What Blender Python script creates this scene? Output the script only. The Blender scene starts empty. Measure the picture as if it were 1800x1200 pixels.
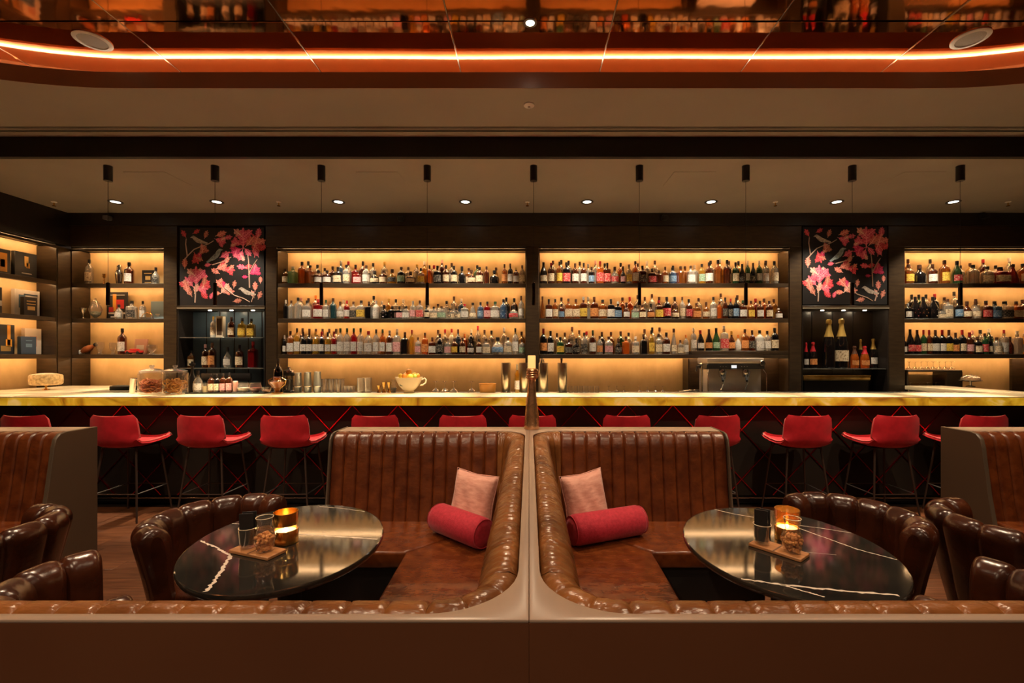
import bpy, bmesh, math, random
from math import pi, sin, cos, radians, sqrt, atan2
from mathutils import Vector, Matrix

random.seed(7)
sc = bpy.context.scene
C = sc.collection

# ---------------------------------------------------------------- camera, world, exposure
# image frame 1800x1200, focal length 800 px, principal point (930, 625), eye 1.49 m above the floor
EYE, F, U0, V0 = 1.49, 800.0, 930.0, 625.0
cam_d = bpy.data.cameras.new('camera'); cam = bpy.data.objects.new('camera', cam_d); C.objects.link(cam)
cam.location = (0, 0, EYE); cam.rotation_euler = (pi/2, 0, 0)
cam_d.sensor_width = 36; cam_d.lens = 16.0
cam_d.shift_x = -30/1800; cam_d.shift_y = 25/1800
cam_d.clip_start = 0.05; cam_d.clip_end = 60
sc.camera = cam
w = bpy.data.worlds.new('world'); sc.world = w; w.use_nodes = True
w.node_tree.nodes['Background'].inputs[0].default_value = (0.02, 0.012, 0.008, 1)
sc.view_settings.view_transform = 'Standard'; sc.view_settings.look = 'None'
sc.view_settings.gamma = 1; sc.view_settings.use_curve_mapping = False
sc.view_settings.exposure = 0.2

def at(u, v, y):            # pixel and depth -> world point
    return Vector(((u-U0)*y/F, y, EYE-(v-V0)*y/F))
def ux(u, y): return (u-U0)*y/F
def vz(v, y): return EYE-(v-V0)*y/F

# ---------------------------------------------------------------- mesh helpers
class MB:
    def __init__(s): s.v = []; s.f = []; s.mi = []
    def add(s, vs, fs, mi=0):
        o = len(s.v); s.v += [tuple(p) for p in vs]; s.f += [tuple(o+i for i in f) for f in fs]; s.mi += [mi]*len(fs); return s
    def box(s, x0, x1, y0, y1, z0, z1, mi=0):
        return s.add([(x0,y0,z0),(x1,y0,z0),(x1,y1,z0),(x0,y1,z0),(x0,y0,z1),(x1,y0,z1),(x1,y1,z1),(x0,y1,z1)],
                     [(0,3,2,1),(4,5,6,7),(0,1,5,4),(1,2,6,5),(2,3,7,6),(3,0,4,7)], mi)
    def rbox(s, x0, x1, y0, y1, z0, z1, r=.01, seg=2, mi=0, M=None):
        bm = bmesh.new(); bmesh.ops.create_cube(bm, size=1)
        for v in bm.verts: v.co = Vector((x0+(v.co.x+.5)*(x1-x0), y0+(v.co.y+.5)*(y1-y0), z0+(v.co.z+.5)*(z1-z0)))
        bmesh.ops.bevel(bm, geom=bm.edges[:], offset=r, segments=seg, profile=.5, affect='EDGES')
        return s.bm(bm, mi, M)
    def bm(s, bm, mi=0, M=None):
        bm.verts.index_update()
        s.add([(M @ v.co) if M else v.co for v in bm.verts], [[v.index for v in f.verts] for f in bm.faces], mi); bm.free(); return s
    def lathe(s, prof, n=16, c=(0,0,0), mi=0, sq=None, M=None, caps=True):
        vs = []; fs = []; k = len(prof)
        for (r, z) in prof:
            for i in range(n):
                a = 2*pi*i/n; q = 1.0
                if sq: q = 1/((abs(cos(a))**sq+abs(sin(a))**sq)**(1/sq))
                p = Vector((c[0]+r*q*cos(a), c[1]+r*q*sin(a), c[2]+z)); vs.append(M @ p if M else p)
        for j in range(k-1):
            for i in range(n):
                a, b = j*n+i, j*n+(i+1) % n; fs.append((a, b, b+n, a+n))
        if caps:
            if prof[0][0] > 1e-5: fs.append(tuple(range(n-1, -1, -1)))
            if prof[-1][0] > 1e-5: fs.append(tuple((k-1)*n+i for i in range(n)))
        return s.add(vs, fs, mi)
    def tube(s, path, r, n=8, closed=False, mi=0):
        P = [Vector(p) for p in path]; m = len(P); vs = []; fs = []; prev = None
        for i, p in enumerate(P):
            if closed: t = P[(i+1) % m]-P[i-1]
            else: t = P[min(i+1, m-1)]-P[max(i-1, 0)]
            t.normalize()
            ref = prev if prev is not None else (Vector((0,0,1)) if abs(t.z) < .9 else Vector((1,0,0)))
            a = ref-t*ref.dot(t); a.normalize(); b = t.cross(a); prev = a
            rr = r[i] if isinstance(r, (list, tuple)) else r
            for k in range(n): vs.append(p+(a*cos(2*pi*k/n)+b*sin(2*pi*k/n))*rr)
        for i in range(m if closed else m-1):
            for k in range(n):
                a0 = i*n+k; a1 = i*n+(k+1) % n; j = ((i+1) % m)*n; fs.append((a0, a1, j+(k+1) % n, j+k))
        if not closed: fs += [tuple(range(n-1, -1, -1)), tuple((m-1)*n+k for k in range(n))]
        return s.add(vs, fs, mi)
    def prism(s, poly, z0, z1, bev=0, seg=2, mi=0, M=None):
        bm = bmesh.new(); f = bm.faces.new([bm.verts.new((x, y, z0)) for x, y in poly])
        g = bmesh.ops.extrude_face_region(bm, geom=[f])
        for v in g['geom']:
            if isinstance(v, bmesh.types.BMVert): v.co.z = z1
        bmesh.ops.recalc_face_normals(bm, faces=bm.faces[:])
        if bev: bmesh.ops.bevel(bm, geom=bm.edges[:], offset=bev, segments=seg, profile=.5, affect='EDGES')
        return s.bm(bm, mi, M)
    def grid(s, P, cu=False, cv=False, mi=0):
        a = len(P); b = len(P[0]); fs = []
        for i in range(a if cu else a-1):
            for j in range(b if cv else b-1):
                i2, j2 = (i+1) % a, (j+1) % b; fs.append((i*b+j, i2*b+j, i2*b+j2, i*b+j2))
        return s.add([p for r in P for p in r], fs, mi)
    def thick(s, P, t, mi=0):        # grid of points given thickness t along its normals, closed all round
        a = len(P); b = len(P[0]); Q = []
        for i in range(a):
            row = []
            for j in range(b):
                du = Vector(P[min(i+1, a-1)][j])-Vector(P[max(i-1, 0)][j]); dv = Vector(P[i][min(j+1, b-1)])-Vector(P[i][max(j-1, 0)][:])
                n = du.cross(dv); n.normalize(); row.append(Vector(P[i][j])+n*t)
            Q.append(row)
        o = a*b; fs = []
        for i in range(a-1):
            for j in range(b-1):
                q = (i*b+j, (i+1)*b+j, (i+1)*b+j+1, i*b+j+1); fs.append(q[::-1]); fs.append(tuple(o+k for k in q))
        ring = [j for j in range(b)]+[i*b+b-1 for i in range(1, a)]+[(a-1)*b+j for j in range(b-2, -1, -1)]+[i*b for i in range(a-2, 0, -1)]
        for k in range(len(ring)):
            x, y = ring[k], ring[(k+1) % len(ring)]; fs.append((x, y, o+y, o+x))
        return s.add([p for r in P for p in r]+[p for r in Q for p in r], fs, mi)
    def mesh(s, name, mats=(), ang=40, recalc=False):
        me = bpy.data.meshes.new(name); me.from_pydata(s.v, [], s.f)
        for m in mats: me.materials.append(m)
        if any(s.mi): me.polygons.foreach_set('material_index', s.mi)
        if recalc:
            bm = bmesh.new(); bm.from_mesh(me); bmesh.ops.recalc_face_normals(bm, faces=bm.faces[:]); bm.to_mesh(me); bm.free()
        me.polygons.foreach_set('use_smooth', [True]*len(me.polygons))
        me.set_sharp_from_angle(angle=radians(ang)); me.update()
        return me
    def build(s, name, mats, parent=None, loc=None, rotz=None, recalc=False, ang=40):
        if not isinstance(mats, (list, tuple)): mats = (mats,)
        return put(name, s.mesh(name, mats, ang, recalc), parent, loc, rotz)

def put(name, me, parent=None, loc=None, rotz=None, scale=None, mat=None):
    o = bpy.data.objects.new(name, me); C.objects.link(o)
    if parent is not None: o.parent = parent
    if loc is not None: o.location = loc
    if rotz is not None: o.rotation_euler = (0, 0, rotz)
    if scale is not None: o.scale = scale
    if mat is not None:
        o.material_slots[0].link = 'OBJECT'; o.material_slots[0].material = mat
    return o
def tag(o, label, cat, group=None):
    o['label'] = label; o['category'] = cat
    if group: o['group'] = group
    return o
def thing(name, label, cat, loc=(0,0,0), rotz=0, group=None):
    o = bpy.data.objects.new(name, None); C.objects.link(o); o.empty_display_size = .05
    o.location = loc; o.rotation_euler = (0, 0, rotz); return tag(o, label, cat, group)
def struct(o): o['kind'] = 'structure'; return o
def dup(root, loc, rotz=None, label=None):
    r = root.copy(); C.objects.link(r); r.location = loc
    if rotz is not None: r.rotation_euler = (0, 0, rotz)
    if label: r['label'] = label
    for ch in root.children:
        c = ch.copy(); C.objects.link(c); c.parent = r
        for g in ch.children:
            d = g.copy(); C.objects.link(d); d.parent = c
    return r
ORD = ['zeroth','first','second','third','fourth','fifth','sixth','seventh','eighth','ninth','tenth','eleventh','twelfth','thirteenth',
       'fourteenth','fifteenth','sixteenth','seventeenth','eighteenth','nineteenth','twentieth']
def ordinal(n):
    if n <= 20: return ORD[n]
    t = {2:'twenty',3:'thirty',4:'forty',5:'fifty'}[n//10]
    return (t[:-1]+'ieth') if n % 10 == 0 else t+'-'+ORD[n % 10]

# ---------------------------------------------------------------- material helpers
def mat(name, col, rough=.5, metal=0, col2=None, scale=6, detail=4, contrast=(.35,.65), stretch=(1,1,1), bump=0, bscale=60, bstretch=(1,1,1),
        emit=None, estr=0, coat=0, sheen=0, spec=.5, rnd=0, trans=0, wave=False):
    m = bpy.data.materials.new(name); m.use_nodes = True; nt = m.node_tree; N = nt.nodes; L = nt.links
    b = N['Principled BSDF']; I = b.inputs
    I['Base Color'].default_value = (*col, 1); I['Roughness'].default_value = rough; I['Metallic'].default_value = metal
    I['Specular IOR Level'].default_value = spec; I['Coat Weight'].default_value = coat; I['Sheen Weight'].default_value = sheen
    I['Transmission Weight'].default_value = trans
    if coat: I['Coat Roughness'].default_value = .08
    if sheen: I['Sheen Roughness'].default_value = .4
    tc = N.new('ShaderNodeTexCoord')
    out = None
    if col2 is not None:
        mp = N.new('ShaderNodeMapping'); mp.inputs['Scale'].default_value = stretch; L.new(tc.outputs['Object'], mp.inputs[0])
        if rnd:
            oi = N.new('ShaderNodeObjectInfo'); mu = N.new('ShaderNodeMath'); mu.operation = 'MULTIPLY'; mu.inputs[1].default_value = 37
            L.new(oi.outputs['Random'], mu.inputs[0]); L.new(mu.outputs[0], mp.inputs['Location'])
        if wave:
            n = N.new('ShaderNodeTexWave'); n.inputs['Scale'].default_value = scale; n.inputs['Distortion'].default_value = 6; n.inputs['Detail'].default_value = 3
            n.inputs['Detail Scale'].default_value = 1.5
        else:
            n = N.new('ShaderNodeTexNoise'); n.inputs['Scale'].default_value = scale; n.inputs['Detail'].default_value = detail
        L.new(mp.outputs[0], n.inputs['Vector'])
        r = N.new('ShaderNodeValToRGB'); r.color_ramp.elements[0].position = contrast[0]; r.color_ramp.elements[1].position = contrast[1]
        r.color_ramp.elements[0].color = (*col, 1); r.color_ramp.elements[1].color = (*col2, 1)
        L.new(n.outputs['Fac'] if 'Fac' in n.outputs else n.outputs[0], r.inputs[0]); out = r.outputs[0]
        if rnd:
            hs = N.new('ShaderNodeHueSaturation'); mr = N.new('ShaderNodeMapRange'); mr.inputs[3].default_value = 1-rnd; mr.inputs[4].default_value = 1+rnd
            L.new(oi.outputs['Random'], mr.inputs[0]); L.new(mr.outputs[0], hs.inputs['Value']); L.new(out, hs.inputs['Color']); out = hs.outputs[0]
        L.new(out, I['Base Color'])
    if bump:
        mp2 = N.new('ShaderNodeMapping'); mp2.inputs['Scale'].default_value = bstretch; L.new(tc.outputs['Object'], mp2.inputs[0])
        n2 = N.new('ShaderNodeTexNoise'); n2.inputs['Scale'].default_value = bscale; n2.inputs['Detail'].default_value = 3; L.new(mp2.outputs[0], n2.inputs['Vector'])
        bp = N.new('ShaderNodeBump'); bp.inputs['Strength'].default_value = 1; bp.inputs['Distance'].default_value = bump
        L.new(n2.outputs[0], bp.inputs['Height']); L.new(bp.outputs[0], I['Normal'])
    if estr:
        I['Emission Strength'].default_value = estr; I['Emission Color'].default_value = (*(emit or col), 1)
        if emit is None and out is not None: L.new(out, I['Emission Color'])
    return m

def glass(name, tint, body=.12, rough=.06, bodycol=None):   # thin glass: tinted pass-through, gloss by angle, some body colour
    m = bpy.data.materials.new(name); m.use_nodes = True; nt = m.node_tree; N = nt.nodes; L = nt.links
    N.remove(N['Principled BSDF']); o = N['Material Output']
    t = N.new('ShaderNodeBsdfTransparent'); t.inputs[0].default_value = (*tint, 1)
    d = N.new('ShaderNodeBsdfDiffuse'); d.inputs[0].default_value = (*(bodycol or tint), 1)
    g = N.new('ShaderNodeBsdfGlossy'); g.inputs[0].default_value = (1,1,1,1); g.inputs[1].default_value = rough
    lw = N.new('ShaderNodeLayerWeight'); lw.inputs[0].default_value = .35
    pw = N.new('ShaderNodeMapRange'); pw.inputs[3].default_value = .05; pw.inputs[4].default_value = .75
    L.new(lw.outputs['Facing'], pw.inputs[0])
    a = N.new('ShaderNodeMixShader'); a.inputs[0].default_value = body; L.new(t.outputs[0], a.inputs[1]); L.new(d.outputs[0], a.inputs[2])
    c = N.new('ShaderNodeMixShader'); L.new(pw.outputs[0], c.inputs[0]); L.new(a.outputs[0], c.inputs[1]); L.new(g.outputs[0], c.inputs[2])
    L.new(c.outputs[0], o.inputs[0]); return m

def emat(name, col, s):
    m = bpy.data.materials.new(name); m.use_nodes = True; nt = m.node_tree
    e = nt.nodes.new('ShaderNodeEmission'); e.inputs[0].default_value = (*col, 1); e.inputs[1].default_value = s
    nt.nodes.remove(nt.nodes['Principled BSDF']); nt.links.new(e.outputs[0], nt.nodes['Material Output'].inputs[0]); return m

def spot(name, loc, target, energy, angle, blend=.4, col=(1,.74,.48), size=.04):
    l = bpy.data.lights.new(name, 'SPOT'); l.energy = energy; l.spot_size = radians(angle); l.spot_blend = blend; l.color = col; l.shadow_soft_size = size
    o = bpy.data.objects.new(name, l); C.objects.link(o); o.location = loc
    o.rotation_euler = (Vector(target)-Vector(loc)).to_track_quat('-Z', 'Y').to_euler(); return o

WARM = (1, .58, .24)
# palette
leather   = mat('leather', (.068,.0135,.003), .33, col2=(.145,.035,.008), scale=14, detail=8, contrast=(.32,.68), bump=.0016, bscale=55)
leather_s = mat('leather_seat', (.078,.016,.004), .27, col2=(.160,.040,.009), scale=16, detail=8, contrast=(.30,.70), bump=.010, bscale=7, bstretch=(1,2,1))
leather_w = mat('leather_wrinkled', (.098,.031,.007), .28, col2=(.215,.076,.019), scale=7, detail=6, bump=.004, bscale=26, bstretch=(1,2.2,1))  # paler leather with stretched wrinkle bumps
leather_d = mat('leather_dark', (.018,.0045,.002), .25, col2=(.050,.012,.004), scale=6, detail=5, bump=.003, bscale=16)
lacquer   = mat('taupe_lacquer', (.275,.195,.150), .34, col2=(.30,.215,.165), scale=3)
lacq_dark = mat('brown_lacquer', (.105,.036,.015), .42, col2=(.12,.043,.018), scale=2)
wood_dark = mat('dark_wood', (.030,.017,.008), .38, col2=(.05,.03,.014), scale=3, stretch=(2,2,12), detail=5, wave=False)
wood_blk  = mat('black_wood', (.012,.008,.006), .45, col2=(.018,.012,.009), scale=5, stretch=(2,2,10))
gold_wall = mat('gold_panel', (.62,.42,.19), .42, col2=(.74,.52,.25), scale=5, detail=6, stretch=(1,1,.6))
ceil_mat  = mat('ceiling_plaster', (.30,.265,.215), .6, col2=(.33,.29,.235), scale=1.5)
soffit_m  = mat('soffit_plaster', (.31,.265,.215), .6, col2=(.335,.285,.23), scale=1.2)
beam_m    = mat('beam_black', (.010,.008,.007), .5)
copper    = mat('copper', (.93,.36,.13), .045, 1, bump=.0012, bscale=2.2)
steel     = mat('steel', (.62,.58,.52), .2, 1)
steel_br  = mat('brushed_steel', (.55,.48,.36), .28, 1)
brass     = mat('brass', (.85,.52,.16), .2, 1)
black_m   = mat('black_metal', (.012,.011,.011), .4, 0)
grey_m    = mat('grey_metal', (.28,.27,.26), .35, .8)
white_m   = mat('white_enamel', (.88,.85,.80), .4)
red_v     = mat('red_velvet', (.50,.004,.014), .7, col2=(.64,.008,.022), scale=14, detail=5, sheen=.15)
red_pipe  = mat('red_piping', (.66,.05,.05), .6, sheen=.5)
red_bol   = mat('bolster_velvet', (.34,.006,.022), .8, col2=(.44,.014,.034), scale=60, detail=2, sheen=.15, bump=.001, bscale=150)
pink_c    = mat('pink_corduroy', (.56,.25,.19), .75, col2=(.70,.36,.28), scale=60, stretch=(.25,1,1), sheen=.5, bump=.002, bscale=70, bstretch=(.2,1,1))
red_line  = mat('red_reflection_strip', (.55,.035,.05), .25, 1)  # the stools' red reflection is put into the strip colour
bar_panel = mat('bar_panel', (.014,.010,.008), .62, col2=(.02,.014,.010), scale=3, spec=.25)
marble    = mat('black_marble', (.010,.009,.008), .07, col2=(.022,.018,.014), scale=5, spec=.55)
vein_m    = mat('vein_white', (.55,.46,.38), .2)
walnut    = mat('floor_wood', (.10,.036,.016), .38, col2=(.19,.075,.033), scale=4, stretch=(1.2,16,4), detail=6, rnd=.3)
board_w   = mat('board_wood', (.30,.12,.04), .45, col2=(.42,.19,.07), scale=8, stretch=(1,8,4))
bronze    = mat('bronze', (.50,.25,.11), .26, .85, col2=(.88,.52,.28), scale=16, detail=6, bump=.006, bscale=14)
clear_g   = glass('clear_glass', (.92,.90,.87), .06, .05, (.75,.72,.66))
amber_g   = glass('amber_glass', (.90,.55,.16), .12, .08)
smoke_g   = glass('smoke_glass', (.50,.52,.52), .05, .06)
led_m     = emat('led_warm', (1,.565,.25), 45.0)
led_c     = emat('led_cove', (1,.76,.52), 13.0)
lamp_m    = emat('lamp_warm', (1,.80,.55), 60.0)
down_m    = emat('downlight_lens', (1,.90,.74), 5)
flame_m   = emat('candle_flame', (1,.62,.22), 30.0)
candle_m  = mat('candle_wax', (.85,.62,.35), .5, emit=(1,.50,.14), estr=.9)

def onyx_mat():
    m = bpy.data.materials.new('lit_onyx'); m.use_nodes = True; nt = m.node_tree; N = nt.nodes; L = nt.links; b = N['Principled BSDF']
    tc = N.new('ShaderNodeTexCoord'); n = N.new('ShaderNodeTexNoise'); n.inputs['Scale'].default_value = 3.2; n.inputs['Detail'].default_value = 7; n.inputs['Distortion'].default_value = 1.6
    oi = N.new('ShaderNodeObjectInfo'); ad = N.new('ShaderNodeVectorMath'); ad.operation = 'ADD'; mu = N.new('ShaderNodeMath'); mu.operation = 'MULTIPLY'; mu.inputs[1].default_value = 19
    L.new(oi.outputs['Random'], mu.inputs[0]); L.new(tc.outputs['Object'], ad.inputs[0]); L.new(mu.outputs[0], ad.inputs[1]); L.new(ad.outputs[0], n.inputs['Vector'])
    r = N.new('ShaderNodeValToRGB'); e = r.color_ramp.elements
    e[0].position = .30; e[0].color = (.24,.075,.005,1); e[1].position = .74; e[1].color = (.95,.60,.20,1)
    k = e.new(.45); k.color = (.56,.27,.010,1); k = e.new(.58); k.color = (.78,.42,.022,1)
    b.inputs['Base Color'].default_value = (.30,.17,.035,1); L.new(n.outputs[0], r.inputs[0]); L.new(r.outputs[0], b.inputs['Emission Color'])
    b.inputs['Emission Strength'].default_value = .58; b.inputs['Roughness'].default_value = .16; return m
onyx = onyx_mat()
stone_top = mat('pale_lit_stone', (.70,.56,.34), .2, col2=(.78,.66,.44), scale=4, detail=6, emit=(1,.62,.22), estr=.12)  # brightness of the lit bar top put into a paler, faintly glowing stone
# ---------------------------------------------------------------- room shell
YF, YB = 6.15, 6.42          # shelving front and back panel
XL, XR = -6.2, 7.2
ZC, ZS, ZK = 3.41, 3.60, 3.817   # bar ceiling, soffit, copper ceiling
YE = 4.39                    # edge of the bar ceiling
SH = (2.47, 1.993, 1.508)    # shelf tops

fl = struct(MB().box(XL-.3, XR, -4.2, 6.6, -.06, -.014).build('floor', wood_blk))
plank_meshes = []
for L_ in (.9, 1.2, 1.5): plank_meshes.append((L_, MB().rbox(-L_/2+.001, L_/2-.001, -.0645, .0645, -.014, 0, .0012, 1).mesh('plank', (walnut,))))
yy = .95; row = 0
while yy < 4.45:
    x = -4.0-random.random()*.8
    while x < 4.2:
        L_, me = random.choice(plank_meshes); p = put('plank', me, fl, (x+L_/2, yy+.065, 0)); x += L_
    yy += .131; row += 1

wr = struct(MB().box(XR, XR+.1, -4.2, 6.6, 0, 3.9).build('wall_right', wood_dark))
wf = struct(MB().box(XL-.3, XR, -4.3, -4.2, 0, 3.9).build('wall_front', lacq_dark))
wl = struct(bpy.data.objects.new('wall_left', None)); C.objects.link(wl)
MB().box(XL-.3, XL, -4.2, 3.9, 0, 3.9).build('panelling', wood_dark, wl)
MB().box(XL-.3, XL, 3.9, 6.15, 2.965, 3.9).build('fascia', wood_blk, wl)
MB().box(XL-.32, XL-.3, 3.9, 6.55, 0, 3.0).build('backing', wood_blk, wl)
MB().box(XL-.3, XL, 5.99, 6.45, 0, 2.93).build('corner_post', wood_dark, wl)
wb = struct(bpy.data.objects.new('wall_back', None)); C.objects.link(wb)
MB().box(XL-.3, XR, 6.46, 6.56, 0, 3.9).build('backing', wood_blk, wb)
for a, b in ((XL, ux(311,YF)), (ux(467,YF), ux(1409,YF)), (ux(1562,YF), XR)): MB().box(a, b, YF, 6.46, 2.965, 3.245).build('fascia', wood_dark, wb)
MB().box(XL, XR, YF-.03, 6.46, 3.245, ZC+.02).build('shaded_band', wood_blk, wb)  # upper wall band: shade above the fascia put into darker wood
COLS = [(288,311),(467,486),(925,947),(1388,1409),(1562,1590)]
for a, b in COLS: MB().rbox(ux(a,YF), ux(b,YF), YF-.005, 6.46, .97, 2.965, .004, 1).build('column', wood_dark, wb)

# bar ceiling, beam face, soffit with rounded opening, copper tray
cl = struct(MB().box(XL, XR, YE, 6.5, ZC, ZC+.04).build('ceiling', ceil_mat))
for (a, b, c, d) in ((255,318,297,318),(640,712,297,318),(1175,1240,297,318),(1560,1625,293,315)):
    y1, y0 = F*(ZC-EYE)/(V0-c), F*(ZC-EYE)/(V0-d); y1, y0 = max(y0,y1), min(y0,y1)
    y0, y1 = 4.75, 5.15; x0 = ux((a+b)/2, 5)-.22
    m = MB(); m.rbox(x0, x0+.44, y0, y1, ZC-.004, ZC+.004, .003, 1); m.build('access_panel', ceil_mat, cl)
bt = struct(MB().box(XL, XR, YE-.001, YE+.05, ZC-.002, ZS+.10).build('beam_over_bar', beam_m))

def rrect(off, n=18):       # outline of the opening in the soffit, grown by off
    X, Y0, Y1, rx, ry = 5.6+off, -2.8-off, 3.59+off, 2.4+off, 1.85+off; P = []
    for cx, cy, a0 in ((X-rx, Y1-ry, 0), (-X+rx, Y1-ry, 90), (-X+rx, Y0+ry, 180), (X-rx, Y0+ry, 270)):
        for k in range(n+1):
            a = radians(a0+90*k/n); P.append((cx+rx*cos(a), cy+ry*sin(a)))
    return P
def ring(m, A, za, B, zb):
    n = len(A); m.add([(x,y,za) for x,y in A]+[(x,y,zb) for x,y in B], [(i,(i+1)%n,n+(i+1)%n,n+i) for i in range(n)])
inn = rrect(0); out = [(max(XL,min(XR,x*3)), max(-4.2,min(YE,(y-.4)*6))) for x, y in inn]
out = []
for x, y in inn:            # project to the room rectangle
    dx, dy = x, y-.3; t = 1e9
    if dx > 1e-6: t = min(t, XR/dx)
    if dx < -1e-6: t = min(t, XL/dx)
    if dy > 1e-6: t = min(t, (YE-.3)/dy)
    if dy < -1e-6: t = min(t, (-4.2-.3)/dy)
    out.append((dx*t, .3+dy*t))
# exact corners of the room
for cx, cy in ((XR,YE),(XL,YE),(XL,-4.2),(XR,-4.2)):
    k = min(range(len(out)), key=lambda i: (out[i][0]-cx)**2+(out[i][1]-cy)**2); out[k] = (cx, cy)
so = MB(); ring(so, inn, ZS, out, ZS); ring(so, inn, ZS, inn, ZS+.12); l2 = rrect(.025); ring(so, inn, ZS+.12, l2, ZS+.12); ring(so, l2, ZS+.12, l2, ZS+.075)
l3 = rrect(.42)
sof = struct(so.build('ceiling_soffit', soffit_m, recalc=True))
li = rrect(-.004); m = MB(); ring(m, li, ZS-.004, li, ZS+.124); ring(m, li, ZS-.004, inn, ZS-.004); ring(m, li, ZS+.124, l2, ZS+.124); m.build('lip', mat('lip_lacquer', (.42,.27,.19), .35), sof)
m = MB(); ring(m, l2, ZS+.123, l2, ZS+.075); ring(m, l2, ZS+.075, l3, ZS+.075); ring(m, l3, ZS+.075, l3, ZK+.03); m.build('cove_ledge', mat('cove_plaster', (.50,.42,.34), .6, bump=.01, bscale=3), sof, recalc=True)
le = MB(); le.tube([(x, y, ZS+.088) for x, y in rrect(.16)], .010, 6, closed=True)
cove = thing('cove_light', 'warm LED line running round the copper ceiling recess', 'cove light', (0,0,0)); le.build('led_strip', led_c, cove)

ct = struct(bpy.data.objects.new('ceiling_copper', None)); C.objects.link(ct)
xs = [-6.02+0, -5.16, -4.01, -2.86, -1.71, -.56, .58, 1.735, 2.89, 4.04, 5.19, 6.02]; ys = [-3.2, -1.2, .97, 3.17, 4.0]
for i in range(len(xs)-1):
    for j in range(len(ys)-1):
        x0, x1, y0, y1 = xs[i]+.004, xs[i+1]-.004, ys[j]+.004, ys[j+1]-.004; cx, cy = (x0+x1)/2, (y0+y1)/2
        o = MB().rbox(x0-cx, x1-cx, y0-cy, y1-cy, 0, .012, .002, 1).build('copper_panel', copper, ct, (cx, cy, ZK))
        o.rotation_euler = (random.uniform(-.004,.004), random.uniform(-.004,.004), 0)
for x in xs[1:-1]: MB().box(x-.004, x+.004, -3.2, 4.0, ZK-.001, ZK+.006).build('seam_strip', steel, ct)
MB().box(-6.1, 6.1, -3.3, 4.1, ZK+.03, ZK+.05).build('backing', beam_m, ct)

# ceiling fittings
for (u, v, lab) in ((163,71,'round white ceiling speaker in copper over the far left booth'),(1706,67,'round white ceiling speaker in copper over the far right booth')):
    y = F*(ZK-EYE)/(V0-v); t = thing('ceiling_speaker', lab, 'speaker', (ux(u,y), y, ZK-.001), group='ceiling speakers')
    MB().lathe([(.085,0),(.112,0),(.115,-.006),(.108,-.010),(.088,-.010),(.085,0)], 40, caps=False).build('rim', white_m, t)
    MB().lathe([(0,-.005),(.086,-.005)], 32, caps=False).build('grille', mat('grille', (.5,.48,.44), .7, col2=(.32,.3,.27), scale=220), t)
def ceiling_spot(x, y, lab, energy, target, ang=70):
    t = thing('ceiling_spotlight', lab, 'spotlight', (x, y, ZK), group='spotlights in the copper ceiling')
    MB().lathe([(.030,.0),(.046,0),(.046,-.006),(.030,-.006)], 24, caps=False).build('rim', grey_m, t)
    MB().lathe([(0,-.003),(.030,-.003)], 20, caps=False).build('lens', emat('spot_lens', (1,.85,.65), 25), t)
    spot('spotlight_beam', (x, y, ZK-.02), target, energy, ang).parent = None
ceiling_spot(ux(932,3.18), 3.18, 'bright spotlight in the copper ceiling above the booth divider', 170, (0,2.5,.5), 75)
ceiling_spot(.35, .9, 'added unseen copper ceiling spotlight aimed at the bronze hand', 110, (.0,3.1,1.25), 22)  # lamp out of view, added to brighten the bronze
for x, y, e, tx, ty, lab in ((-2.28,2.8,230,-2.3,2.6,'copper ceiling spotlight above the gap beside the far left booth'),
                            (2.31,2.8,230,2.3,2.6,'copper ceiling spotlight above the gap beside the far right booth'),
                            (-1.1,.6,90,-.9,1.2,'copper ceiling spotlight above the near left seats'),(1.1,.6,90,.9,1.2,'copper ceiling spotlight above the near right seats'),
                            (-3.4,1.9,160,-3.3,2.2,'copper ceiling spotlight above the far left table'),(3.4,1.9,160,3.3,2.2,'copper ceiling spotlight above the far right table'),
                            (-1.6,-1.6,250,-1.4,0,'added unseen copper ceiling spotlight behind the near left wall'),(1.6,-1.6,90,1.4,0,'added unseen copper ceiling spotlight behind the near right wall')):  # last pair: added behind the camera to light the near booth fronts
    ceiling_spot(x, y, lab, e, (tx, ty, .3), 85)
t = thing('smoke_detector', 'small round cream disc on the brown soffit', 'detector', (ux(930,3.83), 3.83, ZS))
MB().lathe([(.045,0),(.045,-.008),(.030,-.014),(.012,-.014),(.010,-.03),(0,-.03)], 24).build('disc', white_m, t)
yd = F*(ZS-EYE)/(V0-227); t = thing('slot_diffuser', 'long dark slot air diffuser in the brown soffit', 'air vent', (0, yd, ZS))
for dy in (-.03, .03): MB().box(XL+.1, XR-.1, dy-.008, dy+.008, -.003, .002).build('slot', beam_m, t)
for dy in (-.045, 0, .045): MB().box(XL+.1, XR-.1, dy-.004, dy+.004, -.005, .002).build('rail', soffit_m, t)
DL = [(203,356),(381,355),(595,355),(818,354),(1032,354),(1250,353),(1471,352),(1676,351)]
for i, (u, v) in enumerate(DL):
    y = 5.68; x = ux(u, y); t = thing('downlight', f'{ordinal(i+1)} round recessed downlight from the shelf corner, in the ceiling behind the bar', 'downlight', (x, y, ZC), group='downlights behind the bar')
    MB().lathe([(.052,.0),(.078,0),(.078,-.005),(.052,-.004)], 24, caps=False).build('rim', black_m, t)
    MB().lathe([(0,-.002),(.052,-.002)], 20, caps=False).build('lens', down_m, t)
    spot('downlight_beam', (x, y, ZC-.02), (x, y+.14, 0), 140, 90, .6, col=(1,.84,.62))
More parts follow.
